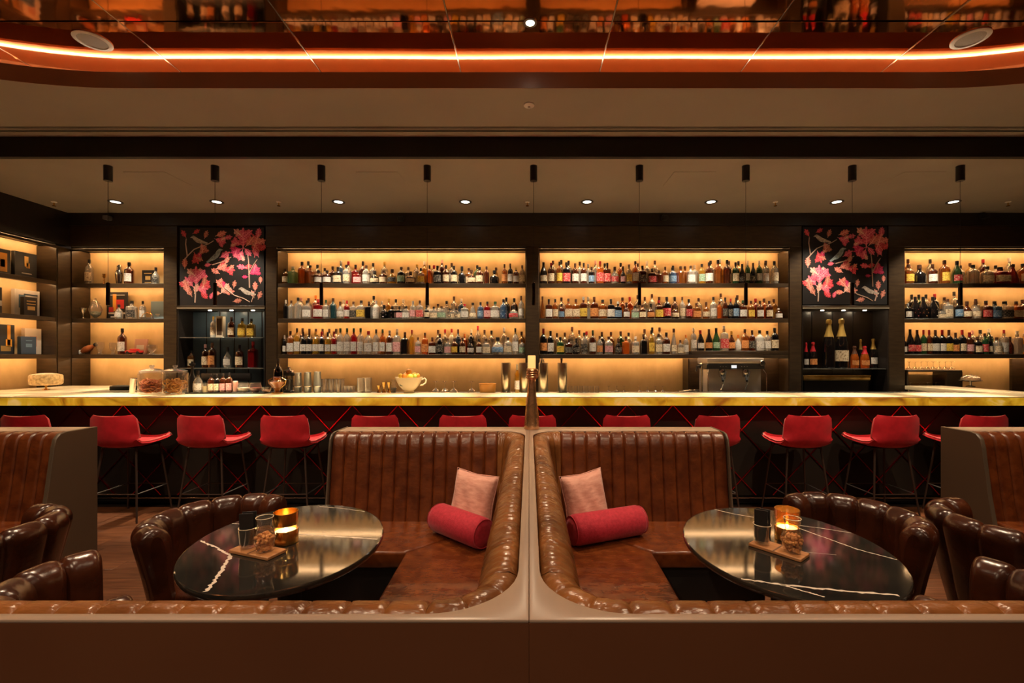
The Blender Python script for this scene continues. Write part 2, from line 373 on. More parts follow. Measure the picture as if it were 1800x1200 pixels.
for i, (u, v) in enumerate(((95,355),(490,355),(927,355),(1363,354),(1772,352))):
    y = 5.68; t = thing('sprinkler', f'{ordinal(i+1)} small brass sprinkler head from the shelf corner, on the bar ceiling', 'sprinkler', (ux(u,y), y, ZC), group='sprinklers on the bar ceiling')
    MB().lathe([(.03,0),(.028,-.008),(.010,-.012)], 14).build('plate', white_m, t); MB().lathe([(.007,-.012),(.007,-.045),(.02,-.048),(.02,-.052),(0,-.052)], 12).build('head', brass, t)
for i, (u, v, lab) in enumerate(((190,383,'small grey spotlight under the ceiling in the shelf corner'),(705,385,'small black wall spotlight above the left bottle shelves'),
                           (1168,383,'small black wall spotlight above the right bottle shelves'),(1730,380,'small black wall spotlight above the far right bottle shelves'))):
    y = YF-.09; t = thing('wall_spotlight', lab, 'spotlight', at(u, v, y), group='small wall spotlights')
    MB().box(-.02, .02, .0, .06, .02, .05).build('bracket', black_m, t); MB().rbox(-.035, .035, -.05, .03, -.03, .025, .01, 2).build('housing', grey_m if i == 0 else black_m, t)

# pendants over the bar
PX = [ux(u, 4.61) for u in (190,378,565,751,938,1124,1311,1498,1688)]
pm = MB().lathe([(0,-.152),(.036,-.152),(.037,-.150),(.037,0),(0,0)], 20).mesh('canister', (black_m,))
pc = MB().lathe([(.0022,1.32-.2-.0),(.0022,.0)], 5).mesh('cable', (black_m,))
ptub = MB().lathe([(.0165,.0),(.018,.004),(.018,.225),(.006,.232),(0,.232)], 14).mesh('tube', (mat('pendant_tube', (.03,.022,.016), .25, .6),))
plm = MB().lathe([(0,.001),(.015,.001),(.0165,.006)], 12).mesh('lamp', (lamp_m,))
for i, x in enumerate(PX):
    t = thing('pendant_light', f'{ordinal(i+1)} slim black tube pendant over the bar, counted from the shelf corner', 'pendant light', (x, 4.61, 2.0), group='tube pendants over the bar')
    put('canister', pm, t, (0,0,ZC-2.0)); put('cable', MB().lathe([(.0022,.23),(.0022,ZC-2.0-.15)], 5).mesh('cable', (black_m,)), t); put('tube', ptub, t); put('lamp', plm, t)
    spot('pendant_beam', (x, 4.61, 1.995), (x, 4.61, 0), 135, 64, .7, size=.02)

# ---------------------------------------------------------------- shelving bays
def bay(name, label, L_, loc, rotz=0, zbot=.96, shelves=SH, gold=None, riser=None):
    t = thing(name, label, 'shelving', loc, rotz, 'lit wall shelving bays'); D = YB-YF
    if gold is None: gold = [(0, L_)]
    for a, b in gold: MB().box(a+.002, b-.002, D, D+.02, zbot, 2.94).build('back_panel', gold_wall, t)
    for a, b in ((0,.012),(L_-.012,L_)): MB().box(a, b, .01, D, zbot, 2.93).build('side_panel', wood_dark, t)
    h = MB().box(0, L_, .0, .03, 2.905, 2.935).box(0, L_, .03, D, 2.945, 2.96).build('header', wood_dark, t)
    MB().box(.03, L_-.03, .115, .127, 2.935, 2.945).build('led_strip', led_m, h)
    MB().box(.02, L_-.02, .032, .038, 2.935, 2.941).build('led_line', emat('header_led', (1,.6,.25), 3), h)
    for z in shelves:
        s = MB().box(.012, L_-.012, .02, D, z-.025, z).rbox(.012, L_-.012, .012, .032, z-.054, z, .003, 1).build('shelf', wood_dark, t)
        MB().box(.03, L_-.03, .115, .127, z-.031, z-.025).build('led_strip', led_m, s)
    return t
XA0, XA1 = -6.2, ux(288,YF)
bayA = bay('display_shelving', 'lit wooden shelf bay with decanters and cards in the back corner', XA1-XA0, (XA0, YF, 0))
bayL = bay('display_shelving', 'lit wooden shelf bay with boxed books on the side wall', 2.09, (XL, 3.9, 0), pi/2)
XB0, XB1, XC0, XC1, XD0, XD1 = ux(486,YF), ux(925,YF), ux(947,YF), ux(1388,YF), ux(1590,YF), 7.1
bay('bottle_shelving', 'lit bottle shelf bay above the shakers and teacup bowl', XB1-XB0, (XB0, YF, 0))
bc = bay('bottle_shelving', 'lit bottle shelf bay above the espresso machine', XC1-XC0, (XC0, YF, 0))
bd = bay('bottle_shelving', 'lit bottle shelf bay above the stemware rack', XD1-XD0, (XD0, YF, 0))
xn = ux(1200, YB)-XC0
MB().box(xn, XC1-XC0-.012, YB-YF-.03, YB-YF-.002, .96, 1.45).build('niche_panel', wood_dark, bc)
MB().box(xn, xn+.02, .05, YB-YF-.03, .96, 1.45).build('niche_side', wood_dark, bc)
MB().rbox(ux(1216,YF)-XC0, XC1-XC0-.012, .012, YB-YF-.02, 1.509, 1.555, .004, 1).build('riser', wood_dark, bc)
MB().box(ux(1774,YB)-XD0, XD1-XD0-.012, YB-YF-.04, YB-YF-.002, .96, 1.45).build('niche_panel', wood_dark, bd)

# ---------------------------------------------------------------- printed panels and glass cabinets between the bays
leafcols = [((.50,.008,.03),(.62,.06,.07)),((.55,.01,.08),(.80,.16,.22)),((.55,.07,.06),(.82,.30,.22)),((.50,.005,.09),(.62,.02,.12)),((.32,.05,.03),(.62,.24,.16)),((.62,.18,.14),(.85,.46,.36))]
leafm = [(mat(f'print_leaf_{i}', a, .6, col2=b, scale=9, contrast=(.4,.6)), mat(f'print_rib_{i}', tuple(min(1,c*1.25+.1) for c in b), .6)) for i, (a, b) in enumerate(leafcols)]
birdm = [mat('print_bird_white', (.62,.52,.44), .6, col2=(.30,.24,.20), scale=9), mat('print_bird_blue', (.16,.22,.24), .6, col2=(.40,.46,.46), scale=9)]
stem_m = mat('print_stem', (.55,.36,.28), .6)
print_black = mat('print_black', (.006,.004,.004), .55)
def leaf_mesh(lobes):
    m = MB(); n = 36; Lp = []; Rp = []; Mp = []
    for i in range(n+1):
        t = i/n; wv = .27*(sin(pi*min(1,t*1.02+.02))**.75)*(.40+.60*abs(cos(pi*lobes*t))**.6); sw = .09*abs(cos(pi*lobes*t))
        Lp.append((-wv, t+sw-.03)); Rp.append((wv, t+sw-.03)); Mp.append((0, t))
    vs = [(x,0,z) for x,z in Lp]+[(x,-.0006/.15,z) for x,z in Mp]+[(x,0,z) for x,z in Rp]; k = n+1
    fs = [(i,i+1,k+i+1,k+i) for i in range(n)]+[(k+i,k+i+1,2*k+i+1,2*k+i) for i in range(n)]
    m.add(vs, fs, 0)
    m.add([(-.02,-.006,-.12),(.02,-.006,-.12),(.010,-.006,.9),(-.010,-.006,.9)], [(0,1,2,3)], 1)
    for q in range(1, 5):
        for s in (-1,1): z = .12+.16*q; m.add([(0,-.006,z-.09),(0,-.006,z-.06),(s*.2,-.006,z+.05)], [(0,1,2)], 1)
    return m
lm = [[leaf_mesh(l).mesh('printed_leaf', mm) for mm in leafm] for l in (3,4,5)]
def bird_mesh(mm):
    m = MB(); P = []
    body = [(-.50,-.30),(-.30,-.22),(-.12,-.20),(.10,-.10),(.24,.06),(.32,.22),(.46,.26),(.34,.33),(.24,.36),(.12,.28),(-.02,.14),(-.22,0),(-.36,-.10),(-.56,-.22)]
    m.add([(x,0,z) for x,z in body], [tuple(range(len(body)))])
    wing = [(-.34,-.12),(.06,-.06),(.14,.10),(-.02,.08)]
    m.add([(x,-.004,z) for x,z in wing], [(0,1,2,3)], 0); return m.mesh('printed_bird', (mm, stem_m))
birds = [bird_mesh(b) for b in birdm]
# in panel units: x 0..154, y 0..137 (pixels from the panel's upper corner), size, turn in degrees (0 = tip up), colour
LV = [(30,5,9,60,0),(75,12,13,70,2),(74,24,15,110,1),(88,18,10,80,1),(48,13,10,20,4),(42,42,14,40,4),(30,55,15,160,0),(36,50,10,200,3),(8,66,12,0,2),(8,12,10,330,0),
      (52,68,8,260,1),(76,72,15,70,2),(90,77,14,95,0),(66,80,11,300,2),(86,60,10,20,2),(82,50,13,60,1),(116,18,25,0,1),(104,28,14,290,1),(128,26,16,40,2),(104,42,15,250,3),(112,50,14,200,1),(100,38,10,270,3),
      (124,44,12,140,1),(145,5,13,10,1),(142,28,20,20,2),(148,40,20,10,0),(140,46,12,330,1),(114,72,11,280,1),(124,72,10,70,0),(136,80,16,60,3),(120,90,7,270,3),(30,90,24,0,1),(38,88,16,45,1),(18,100,16,320,1),(12,108,17,350,2),
      (44,104,16,60,0),(40,112,15,90,1),(30,112,12,20,5),(44,122,12,140,0),(18,118,12,330,4),(74,104,14,320,2),(82,112,16,40,5),(90,118,12,80,2),(68,120,10,270,2),(58,124,8,200,1),(100,104,9,10,4),(138,108,11,0,2),(150,96,8,0,2),
      (150,124,10,20,4),(105,134,10,80,4),(122,8,8,80,0),(134,122,9,340,5)]
ST = [[(8,60),(14,52),(26,40),(40,34),(52,30),(62,24)],[(14,52),(11,30),(12,20)],[(60,68),(80,62),(94,54)],[(128,110),(127,84),(126,60),(124,48)],[(127,84),(134,70),(142,58)],[(28,137),(29,118),(30,104)],
      [(82,110),(100,124),(118,130),(128,136)],[(132,136),(136,122)]]
BD = [(34,24,30,0,200),(66,52,34,1,0),(122,118,30,0,350)]
def art(loc, wd, ht, label):
    t = thing('printed_panel', label, 'wall panel', loc); s = wd/154
    MB().box(0, wd, 0, .012, -ht, 0).build('panel', print_black, t)
    for k, (x, y, sz, a, c) in enumerate(LV):
        for da, g, dc in (((0,1.4,0),(52,.95,0),(-48,1.0,4)) if sz >= 14 else ((0,1.5,0),)):
            L_ = sz*s*g; b_ = radians(a+da); cx = min(max(x*s, L_*.52), wd-L_*.52); cz = min(max(y*s, L_*.58), ht-L_*.58)
            o = put('printed_leaf', lm[k % 3][(c+dc) % 6 if dc else c], t, (cx-L_*.42*sin(b_)*(1 if da == 0 else .2), -.0012-.00025*((k+abs(da)) % 7), -cz-L_*.42*cos(b_)*(1 if da == 0 else .2)), scale=(L_*1.2, .15, L_))
            o.rotation_euler = (0, b_, 0)
    for P in ST:
        pts = [(x*s, -.0012, -y*s) for x, y in P]; MB().tube(pts, [.0085*(1-.5*i/len(pts)) for i in range(len(pts))], 5).build('printed_stem', stem_m, t)
    for x, y, sz, b, a in BD:
        o = put('printed_bird', birds[b], t, (x*s, -.0035, -y*s), scale=((-1 if a > 180 else 1)*sz*s, .15, sz*s)); o.rotation_euler = (0, radians(-10), 0)
    return t
YP = YF+.01
art((ux(316,YP), YP, vz(400,YP)), ux(464,YP)-ux(316,YP), vz(400,YP)-vz(537,YP), 'black panel with pink oak leaves and birds above the blue glass cabinet')
art((ux(1411,YP), YP, vz(398,YP)), ux(1559,YP)-ux(1411,YP), vz(398,YP)-vz(535,YP), 'black panel with pink oak leaves and birds above the champagne cabinet')
navy = mat('navy_back', (.075,.115,.150), .3, col2=(.10,.145,.18), scale=3)
def cabinet(u0, u1, label, back, panels):
    x0, x1 = ux(u0,YF), ux(u1,YF); z1 = vz(541,YF); t = thing('glass_cabinet', label, 'cabinet', (x0, YF, 0)); wd = x1-x0
    MB().box(0, wd, .28, .30, .96, 3.24).build('back_panel', wood_blk, t)
    for k in range(panels): MB().box(wd*k/panels+.01, wd*(k+1)/panels-.01, .27, .28, .97, z1-.03).build('panel', back, t)
    for a in (0, wd-.012): MB().box(a, a+.012, 0, .28, .96, z1).build('side', wood_blk, t)
    h = MB().rbox(0, wd, -.01, .28, z1-.02, z1+.03, .004, 1).build('header', wood_dark, t)
    MB().box(0, wd, -.013, -.009, z1-.012, z1+.004).build('edge_strip', mat('edge_strip', (.5,.42,.32), .3, .6), h)
    for k in (.3,.55,.8): MB().lathe([(0,-.024),(.02,-.024),(.02,-.02)], 12, (wd*k,.12,z1)).build('lamp', emat('cab_lamp', (1,.78,.5), 110), h)
    return t
cabL = cabinet(312, 466, 'dark blue glass cabinet with spirit bottles under the leafy panel', navy, 6)
cabR = cabinet(1410, 1562, 'dark champagne cabinet with glass shelf under the leafy panel', mat('umber_back', (.02,.012,.007), .3), 4)
for t, vv in ((cabL, 593), (cabL, 646), (cabR, 647)):
    z = vz(vv, YF+.12); wd = 1.17; MB().rbox(.014, wd-.02, .02, .26, z-.012, z, .002, 1).build('glass_shelf', smoke_g, t); MB().box(.014, wd-.02, .017, .02, z-.010, z-.002).build('shelf_edge', mat('shelf_edge', (.6,.58,.5), .15, .7), t)
for x, wd in ((ux(312,YF), 1.18), (ux(1410,YF), 1.165)):
    pass
# ---------------------------------------------------------------- bar counter
YBAR, ZB = 4.47, 1.088
bar = thing('bar_counter', 'long bar with glowing onyx top and dark lattice front', 'bar counter')
MB().box(XL+.02, XR-.1, YBAR+.10, YBAR+.16, .09, ZB-.09).build('front_panel', bar_panel, bar)
MB().box(XL+.02, XR-.1, YBAR+.14, YBAR+.20, 0, .09).build('plinth', black_m, bar)
MB().rbox(XL+.02, XR-.1, YBAR+.085, YBAR+.10, .06, .072, .002, 1).build('kick_trim', steel, bar)
js = [XL+.02]+[ux(u,YBAR) for u in (13,243,477,707,940,1171,1402,1633)]+[ux(1864,YBAR), XR-.1]
for a, b in zip(js[:-1], js[1:]): MB().rbox(-(b-a)/2+.0015, (b-a)/2-.0015, YBAR-.0, YBAR+.03, ZB-.088, ZB-.0125, .003, 2).build('onyx_slab', onyx, bar, ((a+b)/2, 0, 0)); MB().rbox(-(b-a)/2+.0008, (b-a)/2-.0008, YBAR-.0, YBAR+.48, ZB-.012, ZB, .003, 2).build('top_slab', stone_top, bar, ((a+b)/2, 0, 0)); MB().box(-(b-a)/2, (b-a)/2, YBAR+.03, YBAR+.48, ZB-.088, ZB-.012).build('core', black_m, bar, ((a+b)/2, 0, 0))
for a, b, y1 in ((XL+.02, -5.05, 6.12), (5.05, 5.55, 6.12)):
    MB().rbox(-(b-a)/2, (b-a)/2, YBAR+.482, y1, ZB-.05, ZB, .006, 2).build('top_slab', stone_top, bar, ((a+b)/2, 0, 0))
MB().box(-5.05, 5.05, YBAR+.482, YBAR+.78, ZB-.04, ZB-.012).build('service_ledge', mat('service_ledge', (.02,.022,.016), .4), bar)
MB().box(-5.05, 5.05, YBAR+.60, YBAR+.75, .1, ZB-.04).build('inner_panel', black_m, bar)
# diagonal lattice strips
pitch = .459; sl = 1.08; ztop, zbot = ZB-.092, .095; run = (ztop-zbot)/sl
me_l = []
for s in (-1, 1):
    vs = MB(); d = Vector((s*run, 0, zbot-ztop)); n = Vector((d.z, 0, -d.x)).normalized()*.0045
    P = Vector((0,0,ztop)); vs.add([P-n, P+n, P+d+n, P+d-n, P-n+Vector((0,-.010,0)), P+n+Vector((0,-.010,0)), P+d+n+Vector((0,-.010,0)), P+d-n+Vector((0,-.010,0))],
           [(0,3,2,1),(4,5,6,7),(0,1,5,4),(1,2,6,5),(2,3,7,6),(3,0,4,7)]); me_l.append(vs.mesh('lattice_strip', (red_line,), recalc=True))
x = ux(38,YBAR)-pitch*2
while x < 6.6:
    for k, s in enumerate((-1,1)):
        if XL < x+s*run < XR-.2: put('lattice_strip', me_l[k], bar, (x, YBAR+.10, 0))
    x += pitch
# back counter behind the bar
bk = thing('back_counter', 'dark counter under the bottle shelves behind the bar', 'counter', (0,0,0))
MB().rbox(-5.04, 5.04, 5.68, 6.40, .93, .955, .004, 1).build('worktop', black_m, bk)
MB().box(-5.04, 5.04, 5.72, 6.40, 0, .93).build('carcass', wood_blk, bk)

# ---------------------------------------------------------------- bar stools
def stool():
    t = thing('bar_stool', '', 'bar stool', group='red velvet bar stools along the bar')
    prof = [(.215,.715),(.20,.705),(.12,.692),(.02,.682),(-.08,.678),(-.15,.688),(-.19,.715),(-.207,.76),(-.215,.82),(-.222,.88),(-.228,.93),(-.230,.955)]
    hw =   [.165,.20,.222,.225,.222,.215,.208,.205,.203,.200,.192,.165]
    P = []; nx = 12
    for (y, z), h in zip(prof, hw):
        row = []
        for j in range(nx+1):
            q = -1+2*j/nx; e = abs(q)**3
            up = max(0, min(1, (.76-z)/.06)); dz = .040*e*up; dy = .055*(1-up)*q*q
            row.append(Vector((q*h, y+dy, z+dz)))
        P.append(row)
    MB().thick(P, -.026).build('seat_shell', red_v, t, recalc=True, ang=60)
    edge = [P[i][0] for i in range(len(P))]+P[-1][1:]+[P[i][nx] for i in range(len(P)-2, -1, -1)]
    edge = [Vector(p)+Vector((0,-.0,.0)) for p in edge]
    MB().tube([p+Vector((0,-.006,-.006)) for p in edge], .0085, 6).build('piping', red_pipe, t)
    legs = [((-.15,.13,.665),(-.215,.20,0)),((.15,.13,.665),(.215,.20,0)),((-.15,-.13,.66),(-.215,-.20,0)),((.15,-.13,.66),(.215,-.20,0))]
    for a, b in legs: MB().tube([a, b], [.0095,.0075], 8).build('leg', mat_leg, t)
    k = .62; pt = [Vector(a).lerp(Vector(b), k) for a, b in legs]
    for i, j in ((0,1),(2,3),(0,2),(1,3)): MB().tube([pt[i], pt[j]], .005, 6).build('footrest', mat_leg if i+j in (1,5) else grey_m, t)  # side bars paler: the light they catch is put into their colour
    MB().rbox(-.16, .16, -.14, .14, .652, .664, .004, 1).build('underframe', black_m, t); return t
mat_leg = mat('stool_leg', (.07,.045,.035), .35, .4)
st0 = stool()
SU = [38,196,350,497,658,812,936,1103,1259,1423,1578,1735]
slab = ['red velvet bar stool behind the far left booth back','first fully visible red stool from the far left booth','second fully visible red stool from the far left booth','red stool beside the left end of the left booth back',
  'red stool behind the left end of the left booth back','red stool behind the middle of the left booth back','red stool directly behind the bronze hand sculpture','red stool behind the middle of the right booth back',
  'red stool half hidden by the right end of the right booth back','first fully visible red stool beyond the right booth back','second fully visible red stool beyond the right booth back','red velvet bar stool behind the far right booth back']
for i, u in enumerate(SU):
    x = ux(u, 4.03); rz = [.02,.0,-.03,.02,0,.03,0,-.02,.12,0,.03,.0][i]
    if i == 0: st0.location = (x, 4.24, 0); st0.rotation_euler = (0,0,rz); st0['label'] = slab[0]
    else: dup(st0, (x, 4.24, 0), rz, slab[i])

# ---------------------------------------------------------------- booths
ZR = .99
PROF = [(.000,.962),(.004,.978),(.022,.990),(.05,.988),(.078,.972),(.095,.945),(.104,.90),(.113,.82),(.126,.72),(.142,.60),(.160,.50),(.172,.43)]
def prof_normals(pr):
    out = []
    for i in range(len(pr)):
        a, b = Vector(pr[max(i-1,0)]), Vector(pr[min(i+1,len(pr)-1)]); d = (b-a).normalized(); out.append((-d.y, d.x) if False else (d.y*-1, d.x))
    return out
PN = prof_normals(PROF)      # direction (n, z)
PN = [(a if b >= 0 or True else a, b) for a, b in PN]
def upath(xe, R=.18, yf=3.03, yn=.884, x0=.025):
    """list of (point, inward normal, kind) along the inside of the frame; X is the distance from the divider"""
    segs = []
    segs.append(('far', xe, lambda s: ((xe-s, yf), (0,-1)), xe-x0-R))
    segs.append(('arc', 0, lambda s: ((x0+R-R*sin(s/R), yf-R+R*cos(s/R)), (sin(s/R), -cos(s/R))), R*pi/2))
    segs.append(('side', 0, lambda s: ((x0, yf-R-s), (1,0)), yf-yn-2*R))
    segs.append(('arc', 0, lambda s: ((x0+R-R*cos(s/R), yn+R-R*sin(s/R)), (cos(s/R), sin(s/R))), R*pi/2))
    segs.append(('near', 0, lambda s: ((x0+R+s, yn), (0,1)), xe-x0-R))
    return segs
def pad(fn, s0, s1, sg, kind, rnd):
    m = 17 if kind in ('side','arc') else 11; P = []
    for j in range(m):
        t = j/(m-1); s = s0+(s1-s0)*t; (px, py), (nx, ny) = fn(s); q = abs(2*t-1); row = []
        g = {'far':.013,'near':.008,'arc':.008,'side':.005}[kind]*q**10
        for i, ((n, z), (an, az)) in enumerate(zip(PROF, PN)):
            wr = 0
            if kind in ('side','arc'):
                wr = (.0045 if kind == 'side' else .0025)*sin(s*190+rnd*.4+i*.5)*(.6+.4*sin(s*61+i*.9))*min(1, i/2)*max(0, 1-i/9)
            nn = n-an*-1*0; d = g-wr
            row.append((sg*(px+nx*(n+an*-d)), py+ny*(n+an*-d), z-az*d))
        P.append(row)
    return MB().grid(P)
# make normals point out of the pad: away from the frame and up
PN = [(abs(a), abs(b)) for a, b in PN]
def seat(poly, sg, bev=.018): return MB().prism([(sg*x, y) for x, y in (poly if sg > 0 else poly[::-1])], .36, .452, bev, 3)
def end_panel(sg, x0, x1):
    pr = [(3.2,0),(3.2,ZR+.003),(2.985,ZR+.003),(2.945,.985),(2.918,.955),(2.905,.90),(2.89,.78),(2.865,.60),(2.83,.42),(2.81,.36),(2.81,0)]
    M = Matrix(((0,0,1,0),(1,0,0,0),(0,1,0,0),(0,0,0,1))); m = MB(); lo, hi = sorted((sg*x0, sg*x1)); m.prism(pr, lo, hi, .003, 1, M=M); return m
taupe_end = mat('taupe_end', (.085,.058,.038), .42)
def booth(sg, label):
    t = thing('booth', label, 'booth', group='leather booths'); xe = 1.27
    segs = upath(xe); inner = []
    for kind, _, fn, ln in segs:
        k = 10 if kind == 'arc' else 1
        for i in range(k+1): inner.append(fn(ln*i/k)[0])
    pts = [inner[0]]
    for p in inner[1:]:
        if (p[0]-pts[-1][0])**2+(p[1]-pts[-1][1])**2 > 1e-8: pts.append(p)
    outer = [(xe,.862),(.0003,.862),(.0003,3.2),(xe,3.2)]
    poly = [(sg*x, y) for x, y in (pts+outer)]
    MB().prism(poly, .05, ZR-.007, 0).build('frame', lacq_dark, t, recalc=True)
    MB().prism(poly, ZR-.007, ZR, .0025, 2).build('top_rail', lacquer, t, recalc=True)
    for a, b, c, d in ((.862,.884,.002,xe),): MB().box(*sorted((sg*c, sg*d)), a-.001, b, 0, .05).build('plinth', black_m, t)
    end_panel(sg, xe, xe+.012).build('end_panel', taupe_end, t, recalc=True)
    for kind, _, fn, ln in segs:
        n = max(1, round(ln/.0815))
        for i in range(n): pad(fn, ln*i/n, ln*(i+1)/n, sg, kind, random.random()*6).build('channel_pad', leather_w if kind in ('side','arc','near') else leather, t, recalc=True, ang=75)
    # normals of open sheets may face either way; both sides shade alike
    seat([(.20,2.866),(xe-.002,2.866),(xe-.002,2.41),(.66,2.41),(.635,2.435)], sg).build('seat_cushion', leather_s, t, recalc=True)
    seat([(.197,2.860),(.632,2.430),(.655,2.405),(.64,1.50),(.197,1.07)], sg).build('seat_cushion', leather_s, t, recalc=True)
    seat([(.203,1.062),(.645,1.495),(.98,1.495),(.98,1.062)], sg).build('seat_cushion', leather_s, t, recalc=True)
    for a, b, c, d in ((.05,xe,2.45,3.0),(.05,.60,1.0,2.45),(.05,.97,.9,1.45)): MB().box(*sorted((sg*a, sg*b)), c, d, .0, .36).build('seat_base', black_m, t)
    return t
booth(-1, 'brown leather booth with a sash of cushions left of the bronze hand'.replace('with a sash of cushions left of','with cushions, seat and table left of'))
booth(1, 'brown leather booth with cushions, seat and table right of the bronze hand')
def far_booth(sg, xa, xb, label):
    t = thing('booth', label, 'booth', group='leather booths')
    MB().box(*sorted((sg*xa, sg*xb)), 3.03, 3.2, 0, ZR-.03).build('frame', lacq_dark, t)
    MB().rbox(*sorted((sg*xa, sg*xb)), 3.03, 3.2, ZR-.03, ZR, .003, 2).build('top_rail', lacquer, t)
    end_panel(sg, xa-.028, xa).build('end_panel', taupe_end, t, recalc=True)
    n = round((xb-xa)/.0815); fn = lambda s: ((xa+s, 3.03), (0,-1))
    for i in range(n): pad(fn, (xb-xa)*i/n, (xb-xa)*(i+1)/n, sg, 'far', random.random()*6).build('channel_pad', leather, t, recalc=True, ang=75)
    seat([(xa+.002,2.866),(xb,2.866),(xb,2.41),(xa+.002,2.41)], sg).build('seat_cushion', leather_s, t, recalc=True)
    MB().box(*sorted((sg*(xa+.01), sg*xb)), 2.45, 3.03, 0, .36).build('seat_base', black_m, t)
far_booth(-1, 3.06, 4.9, 'brown leather booth back with taupe end panel by the shelf corner')
far_booth(1, 2.92, 4.9, 'brown leather booth back with taupe end panel at the far side from the shelf corner')

# cushions
def cushion(loc, rot, sz, name, label, m_, group):
    t = thing(name, label, 'cushion', loc, 0, group); n = 20; P = []; Q = []
    for i in range(n+1):
        a = -1+2*i/n; ra = []; rb = []
        for j in range(n+1):
            b = -1+2*j/n; e = (1-a**4)*(1-b**4); px = a*(1-.09*(1-b*b)); pz = b*(1-.09*(1-a*a))
            th = .30*e**.55+.03*sin(a*9+b*4)*e*.6
            ra.append((px*sz/2, -th*sz/2, pz*sz/2)); rb.append((px*sz/2, th*sz/2, pz*sz/2))
        P.append(ra); Q.append(rb)
    m = MB().grid(P).grid(Q); o = m.build('cover', m_, t, ang=180); bm = bmesh.new(); bm.from_mesh(o.data); bmesh.ops.remove_doubles(bm, verts=bm.verts[:], dist=.0008)
    bmesh.ops.recalc_face_normals(bm, faces=bm.faces[:]); bm.to_mesh(o.data); bm.free(); t.rotation_euler = rot
    hs = sz/2; MB().tube([(hs*.995,0,hs*.995),(hs*.91,0,0),(hs*.995,0,-hs*.995),(0,0,-hs*.91),(-hs*.995,0,-hs*.995),(-hs*.91,0,0),(-hs*.995,0,hs*.995),(0,0,hs*.91)], .003, 6, closed=True).build('piping', m_, t)
    return t
cushion((-.335,2.71,.628), (radians(-14),radians(1),radians(-36)), .335, 'throw_pillow', 'pink corduroy cushion behind the bolster in the left booth', pink_c, 'pink cushions')
cushion((.335,2.71,.628), (radians(-14),radians(-1),radians(36)), .335, 'throw_pillow', 'pink corduroy cushion behind the bolster in the right booth', pink_c, 'pink cushions')
def bolster(a, b, r, label):
    a, b = Vector(a), Vector(b); L_ = (b-a).length; t = thing('bolster', label, 'cushion', (a+b)/2, atan2(b.y-a.y, b.x-a.x), 'red bolsters')
    M = Matrix.Rotation(pi/2, 4, 'Y')
    MB().lathe([(0,-L_/2+.004),(r*.5,-L_/2),(r*.88,-L_/2+.008),(r,-L_/2+.03),(r,0),(r,L_/2-.03),(r*.88,L_/2-.008),(r*.5,L_/2),(0,L_/2-.004)], 32, M=M).build('cover', red_bol, t, ang=60)
    for s in (-1,1): MB().tube([(s*(L_/2-.008), r*.9*cos(k*pi/16), r*.9*sin(k*pi/16)) for k in range(32)], .003, 5, closed=True).build('piping', red_bol, t)
bolster((-.545,2.70,.4535+.083), (-.235,2.43,.4535+.083), .083, 'round red velvet bolster lying in the left booth')
bolster((.225,2.48,.4535+.083), (.655,2.655,.4535+.083), .083, 'round red velvet bolster lying in the right booth')

# ---------------------------------------------------------------- tub chairs
def tub():
    t = thing('tub_chair', '', 'armchair', group='dark leather tub chairs'); a, b, H = .27, .225, .742
    def path(s):   # s 0..1 -> point, outward normal
        if s < .08: return Vector((-a, .06*(1-s/.08))), Vector((-1,0))
        if s > .92: return Vector((a, .06*(s-.92)/.08)), Vector((1,0))
        th = pi+pi*(s-.08)/.84; n = Vector((cos(th)/a, sin(th)/b)).normalized(); return Vector((a*cos(th), b*sin(th))), n
    N_ = 7; sec = []
    for k in range(24):
        th = 2*pi*k/24; sec.append((cos(th), sin(th)))
    for i in range(N_):
        P = []; m = 12
        for j in range(m+1):
            tt = j/m; s = (i+tt)/N_; p, n = path(s); q = abs(2*tt-1); bl = (1-min(.985,q)**4.5)**(1/3.2)
            end = (i == 0 and tt < .5) or (i == N_-1 and tt > .5)
            sc_ = max(.06 if end else .70, bl); hz = H-(1-bl)*(.055 if end else .028); row = []
            for (c, s_) in sec:
                z0 = .10; tk = .062*sc_
                # rounded-top upright section: n across, z up
                if s_ >= 0: nn = c*tk; z = hz-.07*(1-s_**.9) if s_ > 0 else hz-.07
                else: nn = c*tk*.8; z = (hz-.07)+s_*(hz-.07-z0)
                f = (z-z0)/(H-z0); inset = -.095*(1-f)**1.3
                row.append((p.x+n.x*(nn+inset), p.y+n.y*(nn+inset), z))
            P.append(row)
        MB().grid(P, cv=True).add(P[0], [tuple(range(24))]).add(P[-1], [tuple(range(23,-1,-1))]).build('channel_pad', leather_d, t, recalc=True, ang=80)
    pts = [(a*.76*cos(k*pi/14), .02+.20*(sin(k*pi/14) if k <= 14 else sin(k*pi/14)*.9)) for k in range(28)]
    MB().prism(pts, .30, .44, .03, 3).build('seat_cushion', leather_d, t); MB().prism([(x*.85, y*.85) for x, y in pts], .06, .30, .01, 1).build('base', black_m, t)
    for x, y in ((-.14,-.12),(.14,-.12),(-.14,.14),(.14,.14)): MB().lathe([(.012,0),(.016,.07)], 10, (x,y,0)).build('foot', black_m, t)
    return t
tb = tub()
CH = [((-1.515,2.215),(.86,-.51),'dark leather tub chair between the left table and the bar stools'),((-1.495,1.56),(.62,.78),'dark leather tub chair at the near side of the left table, mostly hidden'),
      ((-2.47,2.03),(-1,.06),'dark leather tub chair in front of the far left booth'),((1.59,2.24),(-.86,-.51),'dark leather tub chair between the right table and the bar stools'),
      ((1.475,1.53),(-.51,.86),'dark leather tub chair at the near side of the right table, mostly hidden'),((2.25,2.13),(1,.06),'dark leather tub chair in front of the far right booth')]
